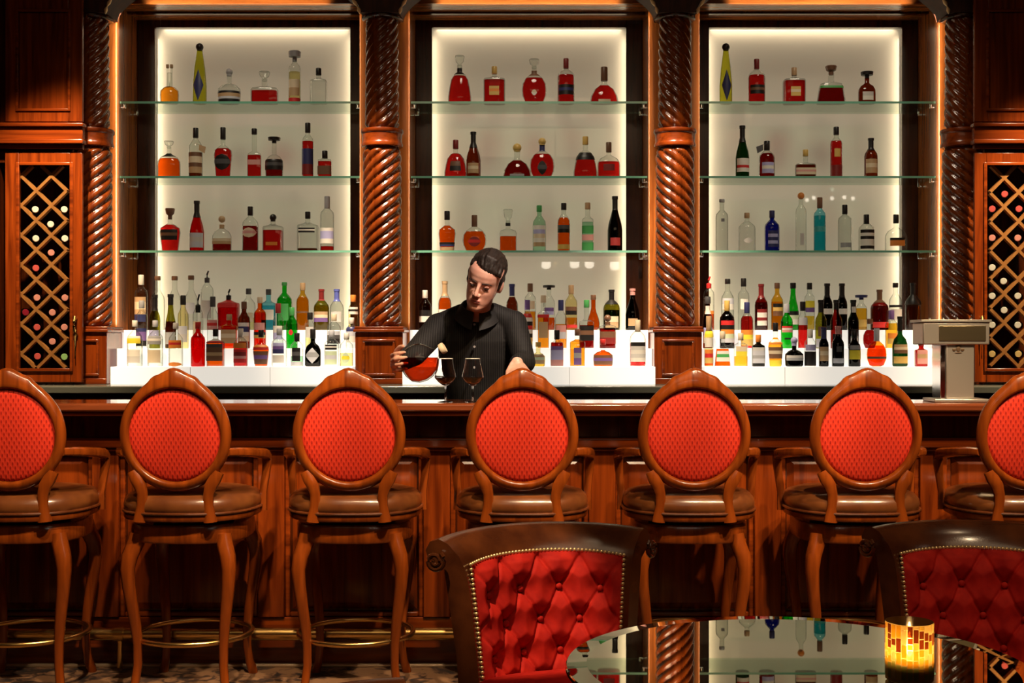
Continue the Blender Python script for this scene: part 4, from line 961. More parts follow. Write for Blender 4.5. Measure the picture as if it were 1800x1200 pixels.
# ------------------------------------------------------------------ tufted armchairs
CR, CHALF = .275, R(46)
BUT = []
def make_chair():
    """barrel-backed chair; local -Y is the sitting direction, the back curves round +Y"""
    t = empty('tufted_chair')
    def pol(phi, rad, z, drop=0): return (rad * math.sin(phi), rad * math.cos(phi) - CR + .22, z)
    def lean(z): return CR + .13 * max(0, (z - .40)) ** 1.2
    # leather shell with rolled top
    n = 40; rings = []
    for k in range(n + 1):
        u = -1 + 2 * k / n; phi = u * (CHALF + R(4)); h = -.012 * abs(u) ** 2.4
        pr = [(lean(.36) + .0, .36), (lean(.45), .45), (lean(.55), .55), (lean(.65), .65), (lean(.74), .74), (lean(.79) + .004, .79), (lean(.82) + .018, .826), (lean(.84) + .050, .862), (lean(.84) + .078, .874), (lean(.84) + .104, .866), (lean(.84) + .117, .842), (lean(.84) + .108, .816), (lean(.84) + .086, .806), (lean(.80) + .066, .79), (lean(.70) + .065, .70), (lean(.55) + .06, .55), (lean(.36) + .06, .36)]
        rings.append([pol(phi, r, z + h * min(1, (z - .36) / .4)) for r, z in pr])
    sh = MB().loft(rings).build('back_shell', L_DARK, t, angle=45)
    for sx in (-1, 1):
        phi = sx * (CHALF + R(7.1)); m = MB(); pts = []
        for q in range(26):
            a = 2 * PI * 1.75 * q / 25; rr = .028 * (1 - q / 25 * .78)
            p = pol(phi, lean(.84) + .078 + rr * math.cos(a + 2.2), .836 - .030 + rr * math.sin(a + 2.2)); pts.append(Vector(p) + Vector((sx * math.cos(phi) * .004, -abs(math.sin(phi)) * .004, 0)))
        m.tube(pts, .0065, 8); m.build('scroll', L_DARK, sh)
    # tufted inside panel
    U0, V0, V1 = .99, .43, .802
    nu, nv = 132, 84; cw, chh = .108, .175
    Wd = 2 * U0 * CHALF * CR
    def tuft(x, z):
        a, b_ = x / cw, (z - V0 - .012) / chh
        dmin = 9
        for di in (0, .5):
            aa, bb = round(a - di) + di, round((b_ - di)) + di
            for ia in (-1, 0, 1):
                for ib in (-1, 0, 1):
                    dmin = min(dmin, math.hypot((a - aa - ia) * cw, (b_ - bb - ib) * chh))
        p, q = a + b_, a - b_
        cr = min(abs(p - round(p)), abs(q - round(q)))
        edge = min(1, min(Wd / 2 - abs(x), z - V0, V1 - z) / .02)
        return (.031 * (1 - math.exp(-(dmin / .038) ** 1.5)) - .008 * math.exp(-(cr / .045) ** 2)) * max(0, edge)
    vs, fs = [], []
    def inner(u, z, off):
        phi = u * CHALF; h = -.012 * abs(u) ** 2.4 * min(1, (z - .36) / .4)
        return pol(phi, lean(z) - off, z + h)
    for i in range(nv + 1):
        z = V0 + (V1 - V0) * i / nv
        for j in range(nu + 1):
            u = -U0 + 2 * U0 * j / nu; x = u * CHALF * CR
            vs.append(inner(u, z, .0035 + tuft(x, z)))
    for i in range(nv):
        for j in range(nu):
            a = i * (nu + 1) + j; fs.append((a, a + 1, a + nu + 2, a + nu + 1))
    tp = MB().add(vs, fs).build('tufted_panel', VELVET, t, angle=180)
    for di in (0, .5):
        for ia in range(-5, 6):
            for ib in range(-1, 5):
                x, z = (ia + di) * cw, V0 + .012 + (ib + di) * chh
                if abs(x) < Wd / 2 - .03 and V0 + .03 < z < V1 - .03:
                    MB().ball(inner(x / (CHALF * CR), z, .0075), (.0095, .0065, .0095), 10, 6).build('button', VELVET, tp)
    # brass nails round the panel
    nail = None; pts = []
    k = 46
    for q in range(k + 1): pts.append((-U0 - .008 + (2 * U0 + .016) * q / k, V1 + .004))
    for sgn in (-1, 1):
        for q in range(1, 27): pts.append((sgn * (U0 + .010), V1 + .004 - .0135 * q))
    for u, z in pts[:99]:
        p = inner(u, z, .003)
        if nail is None:
            nail = MB().ball((0, 0, 0), (.0056, .0044, .0056), 8, 5).build('nail_head', plain('bright_brass_nail', (.95, .70, .34), .3, metal=.7), t); o = nail
        else:
            o = nail.copy(); col.objects.link(o); o.parent = t
        o.location = p
    # seat
    def seat_ring(k, z):
        out = []
        for j in range(44):
            a = 2 * PI * j / 44; cx, sy = math.cos(a), math.sin(a); q = (abs(cx) ** 4 + abs(sy) ** 4) ** -.25
            out.append((.305 * k * cx * q * (1 - .10 * (sy > 0) * abs(sy)), -.12 + .29 * k * sy * q, z))
        return out
    MB().loft([seat_ring(k, z) for k, z in ((.95, .3605), (.99, .372), (1.0, .40), (1.0, .445), (.985, .468), (.95, .486), (.87, .497), (.6, .505), (.2, .508))]).build('seat_cushion', VELVET, t)
    MB().loft([seat_ring(k, z) for k, z in ((.97, .27), (.985, .275), (.985, .355), (.97, .36))]).build('seat_frame', L_DARK, t)
    for sx in (-1, 1):
        for y, dy in ((-.36, -.02), (.10, .06)):
            m = MB().tube([(sx * .24, y, .2695), (sx * .243, y + dy * .3, .20), (sx * .236, y + dy * .7, .09), (sx * .245, y + dy, 0)], [.030, .027, .020, .018], 12, up=(1, 0, 0), power=3); m.build('leg', W_DARK, t)
    return t
ch = make_chair()
ch.location = (0.112, 3.40, 0); ch.rotation_euler = (0, 0, R(20))
tag(ch, 'red button-tufted barrel chair in the middle, beside the table edge', 'armchair', 'tufted chairs round the mirrored table')
c2 = copy_tree(ch); c2.location = (1.24, 3.44, 0); c2.rotation_euler = (0, 0, R(-15))
tag(c2, 'red button-tufted barrel chair standing behind the mosaic candle holder', 'armchair', 'tufted chairs round the mirrored table')

c3 = copy_tree(ch); c3.location = (-.085, 1.703, 0); c3.rotation_euler = (0, 0, R(75))
tag(c3, 'barrel chair nearest the camera, only its rolled leather corner showing at the bottom edge', 'armchair', 'tufted chairs round the mirrored table')

# ------------------------------------------------------------------ mirrored table
TX, TY, TH = .428, 2.04, .885
tb = empty('round_table', (TX, TY, 0)); tag(tb, 'round table with bevelled dark mirror top in the foreground', 'table')
tag(tb, 'round table with dark mirror top carrying the mosaic candle holder', 'table')
MIR = plain('bronze_mirror', (.46, .41, .28), .012, metal=1.0)
MB().lathe([(.0005, TH - .012), (.366, TH - .012), (.37, TH - .008), (.3695, TH - .003), (.368, TH - .0015), (.338, TH - .0001), (.336, TH), (.0005, TH)], n=128).build('mirror_top', MIR, tb, angle=1)
MB().lathe([(.03, TH - .045), (.33, TH - .045), (.34, TH - .035), (.34, TH - .0125), (.03, TH - .0125)], n=64).build('under_top', W_DARK, tb)
MB().lathe([(.05, .06), (.06, .09), (.045, .20), (.07, .36), (.05, .55), (.06, .70), (.12, TH - .0455)], n=32).build('pedestal', W_DARK, tb)
MB().lathe([(.18, 0), (.19, .01), (.19, .03), (.12, .055), (.06, .0595)], n=40).build('base', W_DARK, tb)

# mosaic candle holder
cx_, cy_ = PX(1598.5, 1.945), 1.945
cn = empty('candle_holder', (cx_, cy_, TH + .0005)); tag(cn, 'glowing amber and green mosaic glass candle holder on the mirrored table', 'candle holder')
def tile(key, c, gl=.35):
    m = bpy.data.materials.new(key); m.use_nodes = True; nt = m.node_tree; N = nt.nodes; L = nt.links; N.clear()
    o = N.new('ShaderNodeOutputMaterial'); tl = N.new('ShaderNodeBsdfTranslucent'); tl.inputs[0].default_value = (*c, 1)
    tr_ = N.new('ShaderNodeBsdfTransparent'); tr_.inputs[0].default_value = (*c, 1); gl_ = N.new('ShaderNodeBsdfGlossy'); gl_.inputs['Roughness'].default_value = .08
    a = N.new('ShaderNodeMixShader'); a.inputs[0].default_value = .35; b = N.new('ShaderNodeMixShader'); b.inputs[0].default_value = .10
    L.new(tl.outputs[0], a.inputs[1]); L.new(tr_.outputs[0], a.inputs[2]); L.new(a.outputs[0], b.inputs[1]); L.new(gl_.outputs[0], b.inputs[2]); L.new(b.outputs[0], o.inputs[0])
    return m
TM = [tile('tile_amber', (.82, .52, .06)), tile('tile_gold', (.90, .76, .20)), tile('tile_cream', (.92, .85, .60)), tile('tile_green', (.40, .50, .22)), tile('tile_brown', (.16, .035, .012)), plain('mosaic_grout', (.03, .015, .008), .6)]
rnd = random.Random(3); mo = MB(); r0 = .0355; nC = 26; z = .006; HH = .090
for j in range(nC):
    z = .008; a0, a1 = 2 * PI * j / nC, 2 * PI * (j + .86) / nC
    while z < HH - .004:
        h = min(rnd.uniform(.008, .022), HH - z); f = (z + h / 2) / HH
        mo.cur = 4 if .66 < f < .92 and rnd.random() < .85 else (3 if f < .35 and rnd.random() < .6 else rnd.choice([0, 1, 1, 2, 0]))
        if f >= .92: mo.cur = rnd.choice([1, 2, 0])
        mo.add([((r0 + .0006) * math.cos(a), (r0 + .0006) * math.sin(a), zz) for a, zz in ((a0, z), (a1, z), (a1, z + h - .0012), (a0, z + h - .0012))], [(0, 1, 2, 3)])
        z += h
mo.build('mosaic_tiles', TM, cn, smooth=False)
MB().lathe([(.031, .0), (r0, .003), (r0, HH)], n=52, caps=False).build('glass_cup', tile('cup_glass', (.58, .38, .15)), cn)
MB().lathe([(.001, .0), (.031, .0), (.031, .004), (.001, .004)], n=32).build('cup_base', plain('cup_glass_base', (.12, .08, .03), .2), cn)
MB().lathe([(.001, .0045), (.025, .0045), (.025, .035), (.001, .033)], n=24).build('candle', plain('wax', (.85, .72, .50), .5), cn)
MB().lathe([(.001, .0355), (.005, .042), (.0058, .050), (.0035, .062), (.0005, .074)], n=12).build('flame', M_FLAME, cn)
# ------------------------------------------------------------------ steel beer tap on the bar
D0 = 5.56; s = F / D0
bx = PX(1678, D0)
tp = empty('beer_tap', (bx, D0, BT)); tag(tp, 'brushed steel T-shaped beer tap tower standing on the bar', 'beer tap')
zz = lambda y: PZ(y, D0) - BT
xx = lambda px: PX(px, D0) - bx
MB().box((xx(1632), -.085, .0005), (xx(1727), .085, .014)).build('base_plate', STEEL, tp, bevel=.003)
MB().box((xx(1655), -.062, .0145), (xx(1704), .06, zz(606))).build('pillar', STEEL, tp, bevel=.004)
MB().box((xx(1646), -.056, .0145), (xx(1654.5), .06, zz(606))).build('side_panel', CHROME, tp, bevel=.002)
hd = MB().box((xx(1613), -.075, zz(605.5)), (xx(1729), .075, zz(567))).build('cross_head', STEEL, tp, bevel=.005)
MB().box((xx(1641), -.0785, zz(599)), (xx(1722), -.0755, zz(573))).build('face_plate', plain('satin_gold_plate', (.50, .42, .25), .3, metal=1.0), hd, bevel=.001)
MB().box((xx(1609), -.080, zz(566.8)), (xx(1732), .08, zz(562))).build('top_plate', STEEL, tp, bevel=.002)
for px in (1628, 1652, 1676, 1700): MB().ball((xx(px), -.05, zz(560)), .006, 10, 7).build('rivet', CHROME, tp)
em = MB(); ex, ez = xx(1676), zz(613)
em.ball((ex, -.0635, ez), (.009, .002, .013), 10, 6); em.ball((ex - .018, -.0635, ez - .003), (.008, .002, .007), 8, 6); em.ball((ex + .018, -.0635, ez - .003), (.008, .002, .007), 8, 6); em.ball((ex, -.0635, ez + .012), (.014, .002, .004), 8, 6); em.ball((ex, -.0635, ez - .016), (.016, .002, .003), 8, 6)
em.build('emblem', plain('dark_emblem', (.10, .06, .03), .5), tp)
m = MB().tube([(xx(1690), -.062, zz(640)), (xx(1690), -.062, zz(640))], .004)

# ------------------------------------------------------------------ nosing glasses
WG, _nt, _b = newmat('clear_refracting_glass'); setp(_b, color=(1, 1, 1), rough=0.0, ior=1.35); _b.inputs['Transmission Weight'].default_value = 1.0
AMB = glass('poured_spirit', (.98, .74, .48), .8, .4)
for x, lab in ((783, 'nosing glass on the bar nearest the tilted decanter'), (831, 'nosing glass on the bar touching the stool crest')):
    D = 5.50; s = F / D
    g = empty('nosing_glass', (PX(x, D), D, BT)); tag(g, lab, 'glass', 'two stemmed nosing glasses')
    H = (CAMZ - (630 - 600) / s) - BT
    k = H / .178
    b_ = MB().lathe([(.0038, .066), (.014, .070), (.030, .081), (.0455, .098), (.0468, .104), (.0455, .110), (.041, .130), (.0355, .156), (.0320, .178), (.0308, .178), (.0345, .155), (.040, .130), (.0445, .110), (.0455, .104), (.044, .099), (.029, .083), (.012, .073), (.001, .071)], n=36)
    b_.v = [(a, b, c * k) for a, b, c in b_.v]; bo = b_.build('bowl', WG, g, angle=30)
    MB().tube([(.0319 * math.cos(2 * PI * j / 36), .0319 * math.sin(2 * PI * j / 36), .178 * k) for j in range(36)], .0011, 6, closed=True).build('rim', CHROME if False else plain('painted_rim_glint', (.75, .78, .78), .1, coat=.6), bo)  # opaque pale ring paints the light caught along the rim
    lq = MB().lathe([(.001, .0725), (.011, .074), (.028, .0845), (.0425, .0985), (.0428, .100), (.001, .100)], n=32); lq.v = [(a, b, c * k) for a, b, c in lq.v]; lq.build('spirit', AMB, bo, angle=30)
    st = MB().lathe([(.0042, .006), (.0036, .012), (.0034, .050), (.0038, .0655)], n=14); st.v = [(a, b, c * k) for a, b, c in st.v]; st.build('stem', WG, g)
    MB().lathe([(.034, .0005), (.0345, .002), (.018, .004), (.0045, .0058)], n=32).build('foot', WG, g)

# ------------------------------------------------------------------ chandeliers of small shades over the lounge (seen mirrored in the lit panels)
for cx, cy, cz_, lst, lab in ((.30, 2.0, 2.27, [(960, 465), (1010, 464), (1036, 464), (1080, 467)], 'chandelier with four small white shades over the lounge'),
                              (3.4, 2.0, 3.00, [(1418, 352), (1430, 348), (1462, 334), (1462, 349), (1484, 347), (1499, 349)], 'chandelier with six small lights near the tap side')):
    Dv = 2 * 8.335 - cy; s = F / Dv
    g = empty('chandelier', (cx, cy, cz_)); tag(g, lab, 'chandelier', None)
    big = len(lst) == 4
    for px, py in lst:
        x, z = (px - VPX) / s - cx, CAMZ - (py - 600) / s - cz_
        r = .052 if big else .020
        MB().lathe([(r * .55, z - r * .9), (r, z - r * .5), (r, z + r * .7), (r * .9, z + r)], (x, 0, 0), n=14).build('lamp_shade', M_SHADE, g)
        MB().tube([(x, 0, z - r), (x, 0, z - r * 1.9), (x * .5, 0, z - r * 2.6), (0, 0, .0 - r * 2.2)], .006, 8).build('arm', BRASS, g)
    MB().lathe([(.006, -.12 if big else -.02), (.02, -.10 if big else 0), (.014, .05), (.006, 4.2999 - cz_)], n=12).build('stem', BRASS, g)

# ------------------------------------------------------------------ bartender
SKIN_ = None
def skinmat():
    m, nt, b = newmat('skin'); N = nt.nodes; L = nt.links
    tc = N.new('ShaderNodeTexCoord'); nz = N.new('ShaderNodeTexNoise'); nz.inputs['Scale'].default_value = 18; nz.inputs['Detail'].default_value = 4
    rp = N.new('ShaderNodeValToRGB'); rp.color_ramp.elements[0].color = (.66, .33, .24, 1); rp.color_ramp.elements[1].color = (.80, .46, .35, 1)
    rp.color_ramp.elements[0].position = .35; rp.color_ramp.elements[1].position = .7
    L.new(tc.outputs['Object'], nz.inputs['Vector']); L.new(nz.outputs[0], rp.inputs[0]); L.new(rp.outputs[0], b.inputs['Base Color'])
    setp(b, rough=.45, sss=.08); b.inputs['Subsurface Radius'].default_value = (.010, .004, .002)
    return m
SKIN = skinmat()
def shirtmat():
    m, nt, b = newmat('black_striped_shirt_cloth'); N = nt.nodes; L = nt.links
    tc = N.new('ShaderNodeTexCoord'); wv = N.new('ShaderNodeTexWave'); wv.bands_direction = 'X'; wv.inputs['Scale'].default_value = 31; wv.inputs['Distortion'].default_value = .4
    rp = N.new('ShaderNodeValToRGB'); rp.color_ramp.elements[0].color = (.005, .0045, .0045, 1); rp.color_ramp.elements[1].color = (.022, .020, .019, 1); rp.color_ramp.elements[0].position = .72; rp.color_ramp.elements[1].position = .95
    L.new(tc.outputs['Object'], wv.inputs['Vector']); L.new(wv.outputs[0], rp.inputs[0]); L.new(rp.outputs[0], b.inputs['Base Color'])
    nz = N.new('ShaderNodeTexNoise'); nz.inputs['Scale'].default_value = 7; bp = N.new('ShaderNodeBump'); bp.inputs['Strength'].default_value = .5; bp.inputs['Distance'].default_value = .02
    L.new(tc.outputs['Object'], nz.inputs['Vector']); L.new(nz.outputs[0], bp.inputs['Height']); L.new(bp.outputs[0], b.inputs['Normal'])
    setp(b, rough=.75, sheen=.0, spec=.3)
    return m
SHIRT = shirtmat(); TROUS = plain('black_trousers', (.010, .010, .011), .8); SHOE = plain('black_shoe', (.012, .011, .010), .3)
HAIR = wood('dark_brown_hair', (.006, .0035, .0025), (.026, .014, .009), 'Y', .6, .0, 5.0)

man = empty('person', (-.20, 6.15, 0)); tag(man, 'bartender in black striped shirt tilting a decanter over two glasses', 'person')
MO = Vector(man.location)
def W(v): return Vector(v) - MO
def ellring(c, rx, ry, n=28, tilt=None):
    out = []
    for j in range(n):
        a = 2 * PI * j / n; p = Vector((rx * math.cos(a), ry * math.sin(a), 0))
        if tilt is not None: p = tilt @ p
        out.append(W(c) + p)
    return out
# skeleton
shR, shL = P(771, 574, 6.06), P(903, 569, 6.06)         # his right shoulder stands on the viewer's side of the column
elR, wrR = P(729, 622, 5.83), P(697, 641, 5.675)
elL, wrL = P(921, 636, 5.98), P(909, 638, 5.79)
neck0, neck1 = P(838, 562, 6.055), P(843, 532, 5.985)
hipc = Vector((-.225, 6.20, .96))
chest = P(838, 600, 6.09)
def torso(mb, g):
    T = lambda a: Matrix.Rotation(a, 3, 'X')
    mb.loft([ellring(hipc + Vector((0, 0, -.08)), .168 + g, .115 + g), ellring(hipc, .172 + g, .118 + g), ellring(hipc + Vector((0, -.01, .12)), .158 + g, .108 + g),
             ellring(Vector((-.235, 6.16, 1.20)), .172 + g, .115 + g), ellring(Vector((-.240, 6.125, 1.33)), .190 + g, .122 + g, tilt=T(R(8))), ellring(Vector((-.243, 6.095, 1.42)), .190 + g, .112 + g, tilt=T(R(12))),
             ellring(Vector((-.245, 6.072, 1.485)), .150 + g, .090 + g, tilt=T(R(18))), ellring(Vector((-.246, 6.055, 1.522)), .085 + g, .068 + g, tilt=T(R(22)))])
HM = Matrix.Translation(P(851, 497, 5.86) - MO) @ Euler((R(22), R(18), R(-9)), 'XYZ').to_matrix().to_4x4() @ Matrix.Scale(1.06, 4)
def H(x, y, z): return HM @ Vector((x, y, z))
def hball(mb, c, r, rot=None, nu=16, nv=11):
    m = HM.to_3x3()
    if rot is not None: m = m @ rot
    mb.ball(HM @ Vector(c), r, nu, nv, m)
body = MB()
torso(body, -.012)
# neck and head
body.chain([W(neck0), W(neck1), H(0, .02, -.05)], [.060, .057, .058], 16)
HP = [(-.109, .018, -.080, -.040), (-.100, .032, -.090, -.018), (-.085, .044, -.094, .014), (-.065, .0545, -.094, .044), (-.042, .0615, -.091, .064), (-.020, .0655, -.089, .078), (0, .069, -.088, .088), (.02, .072, -.0875, .095),
      (.04, .0745, -.091, .101), (.06, .0755, -.092, .104), (.08, .0745, -.086, .103), (.10, .068, -.072, .095), (.12, .053, -.046, .076), (.133, .033, -.018, .05), (.139, .012, .0, .027)]
def head_at(z):
    for p0, p1 in zip(HP, HP[1:]):
        if p0[0] <= z <= p1[0]:
            f = (z - p0[0]) / (p1[0] - p0[0]); return [p0[i] + (p1[i] - p0[i]) * f for i in range(1, 4)]
    return HP[-1][1:]
rings = []
for i in range(61):
    z = -.109 + .248 * i / 60; w, yf, yb = head_at(z); ring = []
    yc, hy = (yf + yb) / 2, (yb - yf) / 2
    for j in range(56):
        a = 2 * PI * j / 56; cx, sy = math.cos(a), math.sin(a); k = (abs(cx) ** 2.3 + abs(sy) ** 2.3) ** (-1 / 2.3)
        x, y = w * cx * k, yc + hy * sy * k
        if sy < 0:
            for sg in (-1, 1):
                y += .0095 * math.exp(-((x - sg * .031) / .015) ** 2 - ((z - .012) / .011) ** 2)      # eye socket
                y -= .0050 * math.exp(-((x - sg * .040) / .017) ** 2 - ((z + .018) / .018) ** 2)      # cheek
                y -= .0040 * math.exp(-((x - sg * .026) / .022) ** 2 - ((z - .034) / .010) ** 2)      # brow
            y -= .0050 * math.exp(-(x / .020) ** 2 - ((z + .092) / .013) ** 2)                         # chin
            y += .0030 * math.exp(-(x / .030) ** 2 - ((z + .073) / .008) ** 2)
            y -= .0040 * math.exp(-(x / .026) ** 2 - ((z + .053) / .012) ** 2)
        ring.append(HM @ Vector((x, y, z)))
    rings.append(ring)
body.loft(rings)
for s_ in (-1, 1):
    hball(body, (s_ * .074, .012, .000), (.009, .019, .030), Matrix.Rotation(s_ * R(-14), 3, 'Z'))
    hball(body, (s_ * .0095, -.100, -.024), (.0085, .010, .007))
body.chain([H(0, -.086, .028), H(0, -.097, .010), H(0, -.109, -.012), H(0, -.112, -.020)], [.0085, .0085, .0098, .0095], 10)
hball(body, (0, -.0935, -.047), (.022, .008, .0055)); hball(body, (0, -.0935, -.057), (.019, .008, .0060))
# arms
body.chain([W(shR), W(elR), W(wrR)], [.050, .040, .029], 14); body.chain([W(shL), W(elL), W(wrL)], [.050, .040, .029], 14)
for hx in (-.095, .095):
    hp = Vector((hipc.x + hx, hipc.y, .93)); body.chain([W(hp), W((hp.x + hx * .2, hp.y - .01, .50)), W((hp.x + hx * .25, hp.y + .02, .09))], [.085, .056, .038], 14)
    body.chain([W((hp.x + hx * .25, hp.y + .02, .045)), W((hp.x + hx * .4, hp.y - .15, .035))], [.036, .030], 12)
def hand(mb, wrist, f, s, curls, base=.095, thumb=None, k=1.0):
    """wrist point, finger direction f, side direction s (index to little finger), palm faces n = f x s"""
    f = Vector(f).normalized(); s = (Vector(s) - f * Vector(s).dot(f)).normalized(); n = f.cross(s)
    w = W(wrist); nails = []
    offs = [-.033, -.011, .011, .031]; mc = [.090, .094, .088, .078]
    seg = [(.043, .026, .020), (.047, .030, .021), (.043, .028, .020), (.034, .021, .017)]
    rad = [(.0098, .0088, .0078), (.0100, .0090, .0080), (.0096, .0086, .0076), (.0086, .0076, .0068)]
    for i in range(4):
        a = w + s * offs[i] * .6 * k + f * .012; b = w + s * offs[i] * k + f * mc[i] * k
        mb.chain([a, b], [.0150, .0118], 10)
        if i < 3: mb.chain([w + s * (offs[i] + .011) * .6 + f * .02, w + s * (offs[i] + .011) + f * (mc[i] - .022)], [.0135, .0105], 10)
        p = b; ang = 0; pts = [p]
        for q in range(3):
            ang += curls[i][q]; d = (f * math.cos(R(ang)) + n * math.sin(R(ang)) + s * offs[i] * 1.2 * (1 if q == 0 else .3)).normalized()
            p = p + d * seg[i][q] * k; pts.append(p)
        mb.chain(pts, [.0108, *rad[i]], 10); nails.append((pts[-1], d, n * math.cos(R(ang)) - f * math.sin(R(ang))))
    th = thumb
    a = w + f * .022 - s * .026
    pts = [a]; 
    for L_t, (df, ds, dn) in zip((.040, .034, .026), th):
        d = (f * df + s * ds + n * dn).normalized(); pts.append(pts[-1] + d * L_t * k)
    mb.chain(pts, [.0165, .0125, .0108, .0092], 10)
    return nails
# right hand wraps round the decanter from its side: palm faces +X
DEC = P(737.5, 637, 5.570)
nails = hand(body, wrR, (-.06, -1, .10), (.12, -.06, -1), [(26, 34, 30), (24, 38, 34), (26, 40, 34), (32, 42, 34)], thumb=[(.55, -.75, .35), (.75, -.35, .55), (.75, .0, .7)])
nl = hand(body, wrL, (-.12, -.80, -.48), (-1, .1, .05), [(14, 16, 12), (12, 14, 10), (12, 16, 10), (14, 18, 12)], thumb=[(.6, -.7, .3), (.8, -.4, .3), (.9, -.2, .3)])
bo = voxel(body, 'body', SKIN, man, .0042, 4)
# finger nails
for i, (p, d, nn) in enumerate(nails):
    M3 = Matrix((d.cross(nn), d, nn)).transposed()
    MB().ball(p - nn * .0062 + d * .002, (.0045, .0062, .0016), 8, 6, M3).build('finger_nail', plain('nail_pink', (.72, .42, .36), .3), bo)
# face details
for s_ in (-1, 1):
    m = MB(); hball(m, (s_ * .031, -.0780, .0120), (.0115, .0075, .0072), nu=14, nv=9); m.build('eye', plain('eye_white', (.55, .47, .44), .25), bo)
    m = MB(); hball(m, (s_ * .031, -.0842, .0080), (.0045, .0022, .0040), nu=10, nv=7); m.build('iris', plain('eye_dark', (.02, .015, .012), .2), bo)
    m = MB(); hball(m, (s_ * .031, -.0782, .0160), (.0128, .0085, .0062), nu=14, nv=9); m.build('eyelid', SKIN, bo)
    m = MB().chain([H(s_ * .019, -.0845, .0100), H(s_ * .031, -.0868, .0100), H(s_ * .043, -.0800, .0100)], [.0020, .0026, .0018], 8); m.build('eyelashes', plain('lash', (.03, .015, .012), .6), bo)
    m = MB().chain([H(s_ * .014, -.0960, .031), H(s_ * .031, -.0950, .0365), H(s_ * .051, -.0800, .0320)], [.0026, .0032, .0018], 8); m.build('eyebrow', HAIR, bo)
m = MB(); hball(m, (0, -.0965, -.0475), (.0215, .0072, .0048)); hball(m, (0, -.0962, -.0570), (.0185, .0078, .0055)); m.build('lips', plain('lip', (.52, .16, .13), .4), bo)
m = MB(); hball(m, (0, -.1020, -.0522), (.0180, .0020, .0009)); m.build('mouth_line', plain('mouth_dark', (.10, .02, .02), .6), bo)
# hair: short sides, longer swept fringe
hr = MB()
hball(hr, (0, .026, .064), (.0805, .0985, .0860)); hball(hr, (0, .055, .012), (.0765, .070, .060))
for s_ in (-1, 1):
    hball(hr, (s_ * .066, .008, .040), (.0140, .042, .044)); hball(hr, (s_ * .0685, -.010, .012), (.0085, .013, .026)); hball(hr, (s_ * .057, -.024, .086), (.0165, .030, .022))
rnd = random.Random(5)
for q in range(46):
    u = rnd.uniform(-1, 1); x = u * .060; y0 = -.072 + .030 * u * u
    a = H(x, .02, .148 - .045 * u * u); b = H(x * 1.02 + .006, y0 + .022, .134 - .040 * u * u + rnd.uniform(-.004, .006)); c = H(x * 1.04 + .012, y0 - .004, .093 - .022 * u * u + .012 * (u < -.35) + rnd.uniform(-.008, .006))
    hr.chain([a, b, c], [.010, .0115, .0065], 8)
hair = voxel(hr, 'hair', HAIR, man, .0040, 1)
HI = HM.inverted()
for v in hair.data.vertices:
    q_ = HI @ v.co; nn = noise.noise(Vector((q_.x * 150, q_.y * 22, q_.z * 45))) + .5 * noise.noise(Vector((q_.x * 320, q_.y * 40, q_.z * 90)))
    v.co += v.normal * (.0030 * nn)
# shirt
sh = MB(); torso(sh, .004)
sh.chain([W(shR), W(elR), W(elR.lerp(wrR, .80))], [.066, .055, .042], 16); sh.chain([W(shL), W(elL), W(elL.lerp(wrL, .85))], [.066, .056, .042], 16)
sh.chain([W(shR), W(P(812, 552, 6.06))], [.062, .050], 16); sh.chain([W(shL), W(P(866, 550, 6.06))], [.062, .050], 16)
shirt = voxel(sh, 'shirt', SHIRT, man, .007, 4)
# collar: stand and two leaves
def collar(sd):
    m = MB(); N_ = 14; rows = []
    ax = ((W(neck1) - W(neck0)).normalized() + Vector((0, 0, .9))).normalized(); c0 = W(neck0) + Vector((0, -.016, .022))
    xax = Vector((1, 0, 0)); xax = (xax - ax * xax.dot(ax)).normalized(); yax = ax.cross(xax)
    inner_, outer_ = [], []
    for k in range(N_ + 1):
        a = R(90) - sd * R(171) * k / N_; e = k / N_
        d = xax * math.cos(a) + yax * math.sin(a)
        top = c0 + d * (.069 + .006 * e) + ax * (.062 - .022 * e)
        bot = c0 + d * (.092 + .022 * e) + ax * (.010 - .040 * e ** 2)
        rows.append((top, bot, d))
    rings = []
    for top, bot, d in rows:
        rings.append([top - d * .003, top + d * .003, bot + d * .006, bot - d * .002])
    m.loft(rings); return m
for sd in (-1, 1): collar(sd).build('collar', plain('shirt_black', (.010, .009, .009), .7), shirt)
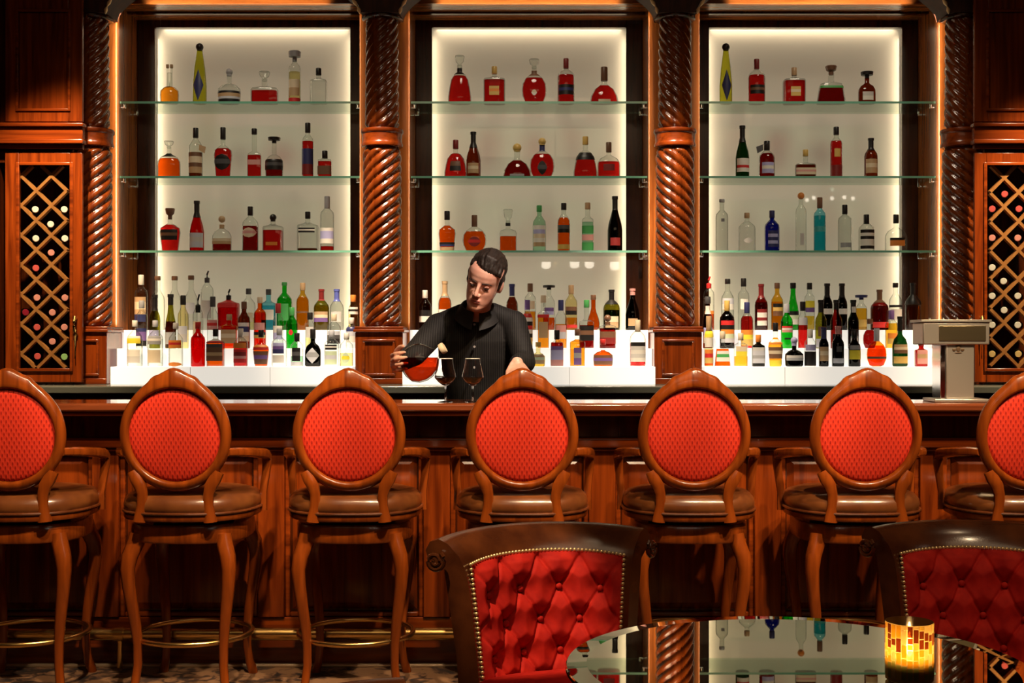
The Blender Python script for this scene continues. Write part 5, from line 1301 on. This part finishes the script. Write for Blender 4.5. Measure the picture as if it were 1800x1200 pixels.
for y_, Dq in ((570, 5.985), (609, 5.96), (645, 5.97)):
    m = MB().tube([P(834, y_, 5.962) - MO + Vector((0, .012, 0)), P(834, y_, 5.962) - MO - Vector((0, .003, 0))], .0055, 12, up=(0, 0, 1)); m.build('button', plain('shirt_button', (.30, .28, .27), .25), shirt)
tz = MB()
for hx in (-.095, .095):
    hp = Vector((hipc.x + hx, hipc.y, .93)); tz.chain([W(hp), W((hp.x + hx * .2, hp.y - .01, .50)), W((hp.x + hx * .25, hp.y + .02, .10))], [.108, .078, .064], 14)
tz.loft([ellring(hipc + Vector((0, 0, -.10)), .182, .130), ellring(hipc + Vector((0, 0, .02)), .182, .130)])
voxel(tz, 'trousers', TROUS, man, .012, 2)
for hx in (-.095, .095):
    m = MB(); x = hipc.x + hx * 1.25
    m.chain([W((x, hipc.y + .03, .052)), W((x + hx * .15, hipc.y - .15, .042))], [.051, .041], 14); voxel(m, 'shoe', SHOE, man, .01, 1)

# ------------------------------------------------------------------ decanter in his hand
dz = Vector((.82, -.10, .50)).normalized()
q = Vector((0, 0, 1)).rotation_difference(dz).to_matrix()
dec = empty('decanter', DEC); tag(dec, 'round cut decanter of amber spirit held tilted by the bartender', 'decanter')
body_pr = [(.030, -.080), (.055, -.070), (.076, -.045), (.085, -.012), (.083, .018), (.070, .046), (.048, .066), (.030, .076), (.0195, .086), (.0175, .108), (.0200, .124), (.0215, .128)]
MB().lathe(body_pr, n=36, ry=.85, mat=q).build('glass_body', glass('decanter_glass', (.95, .96, .96), .42, 1.7), dec)
# liquor keeps a level surface: clip the inside shape at a height
lv = MB(); inner_pr = [(.001, -.072)] + [(r * .92, z) for r, z in body_pr[1:8]]
rings = []
ztop = .022
for r, z in inner_pr:
    ring = []
    for j in range(36):
        a = 2 * PI * j / 36; p = q @ Vector((r * math.cos(a), r * .85 * math.sin(a), z)); p.z = min(p.z, ztop); ring.append(p)
    rings.append(ring)
lv.loft(rings); lv.build('spirit', glass('decanter_spirit', (.55, .12, .035), .85, .3), dec)
MB().lathe([(.0225, .108), (.0245, .112), (.0245, .124), (.0225, .130), (.0170, .130)], n=24, mat=q).build('pouring_lip', plain('pale_cork', (.72, .62, .46), .5), dec)
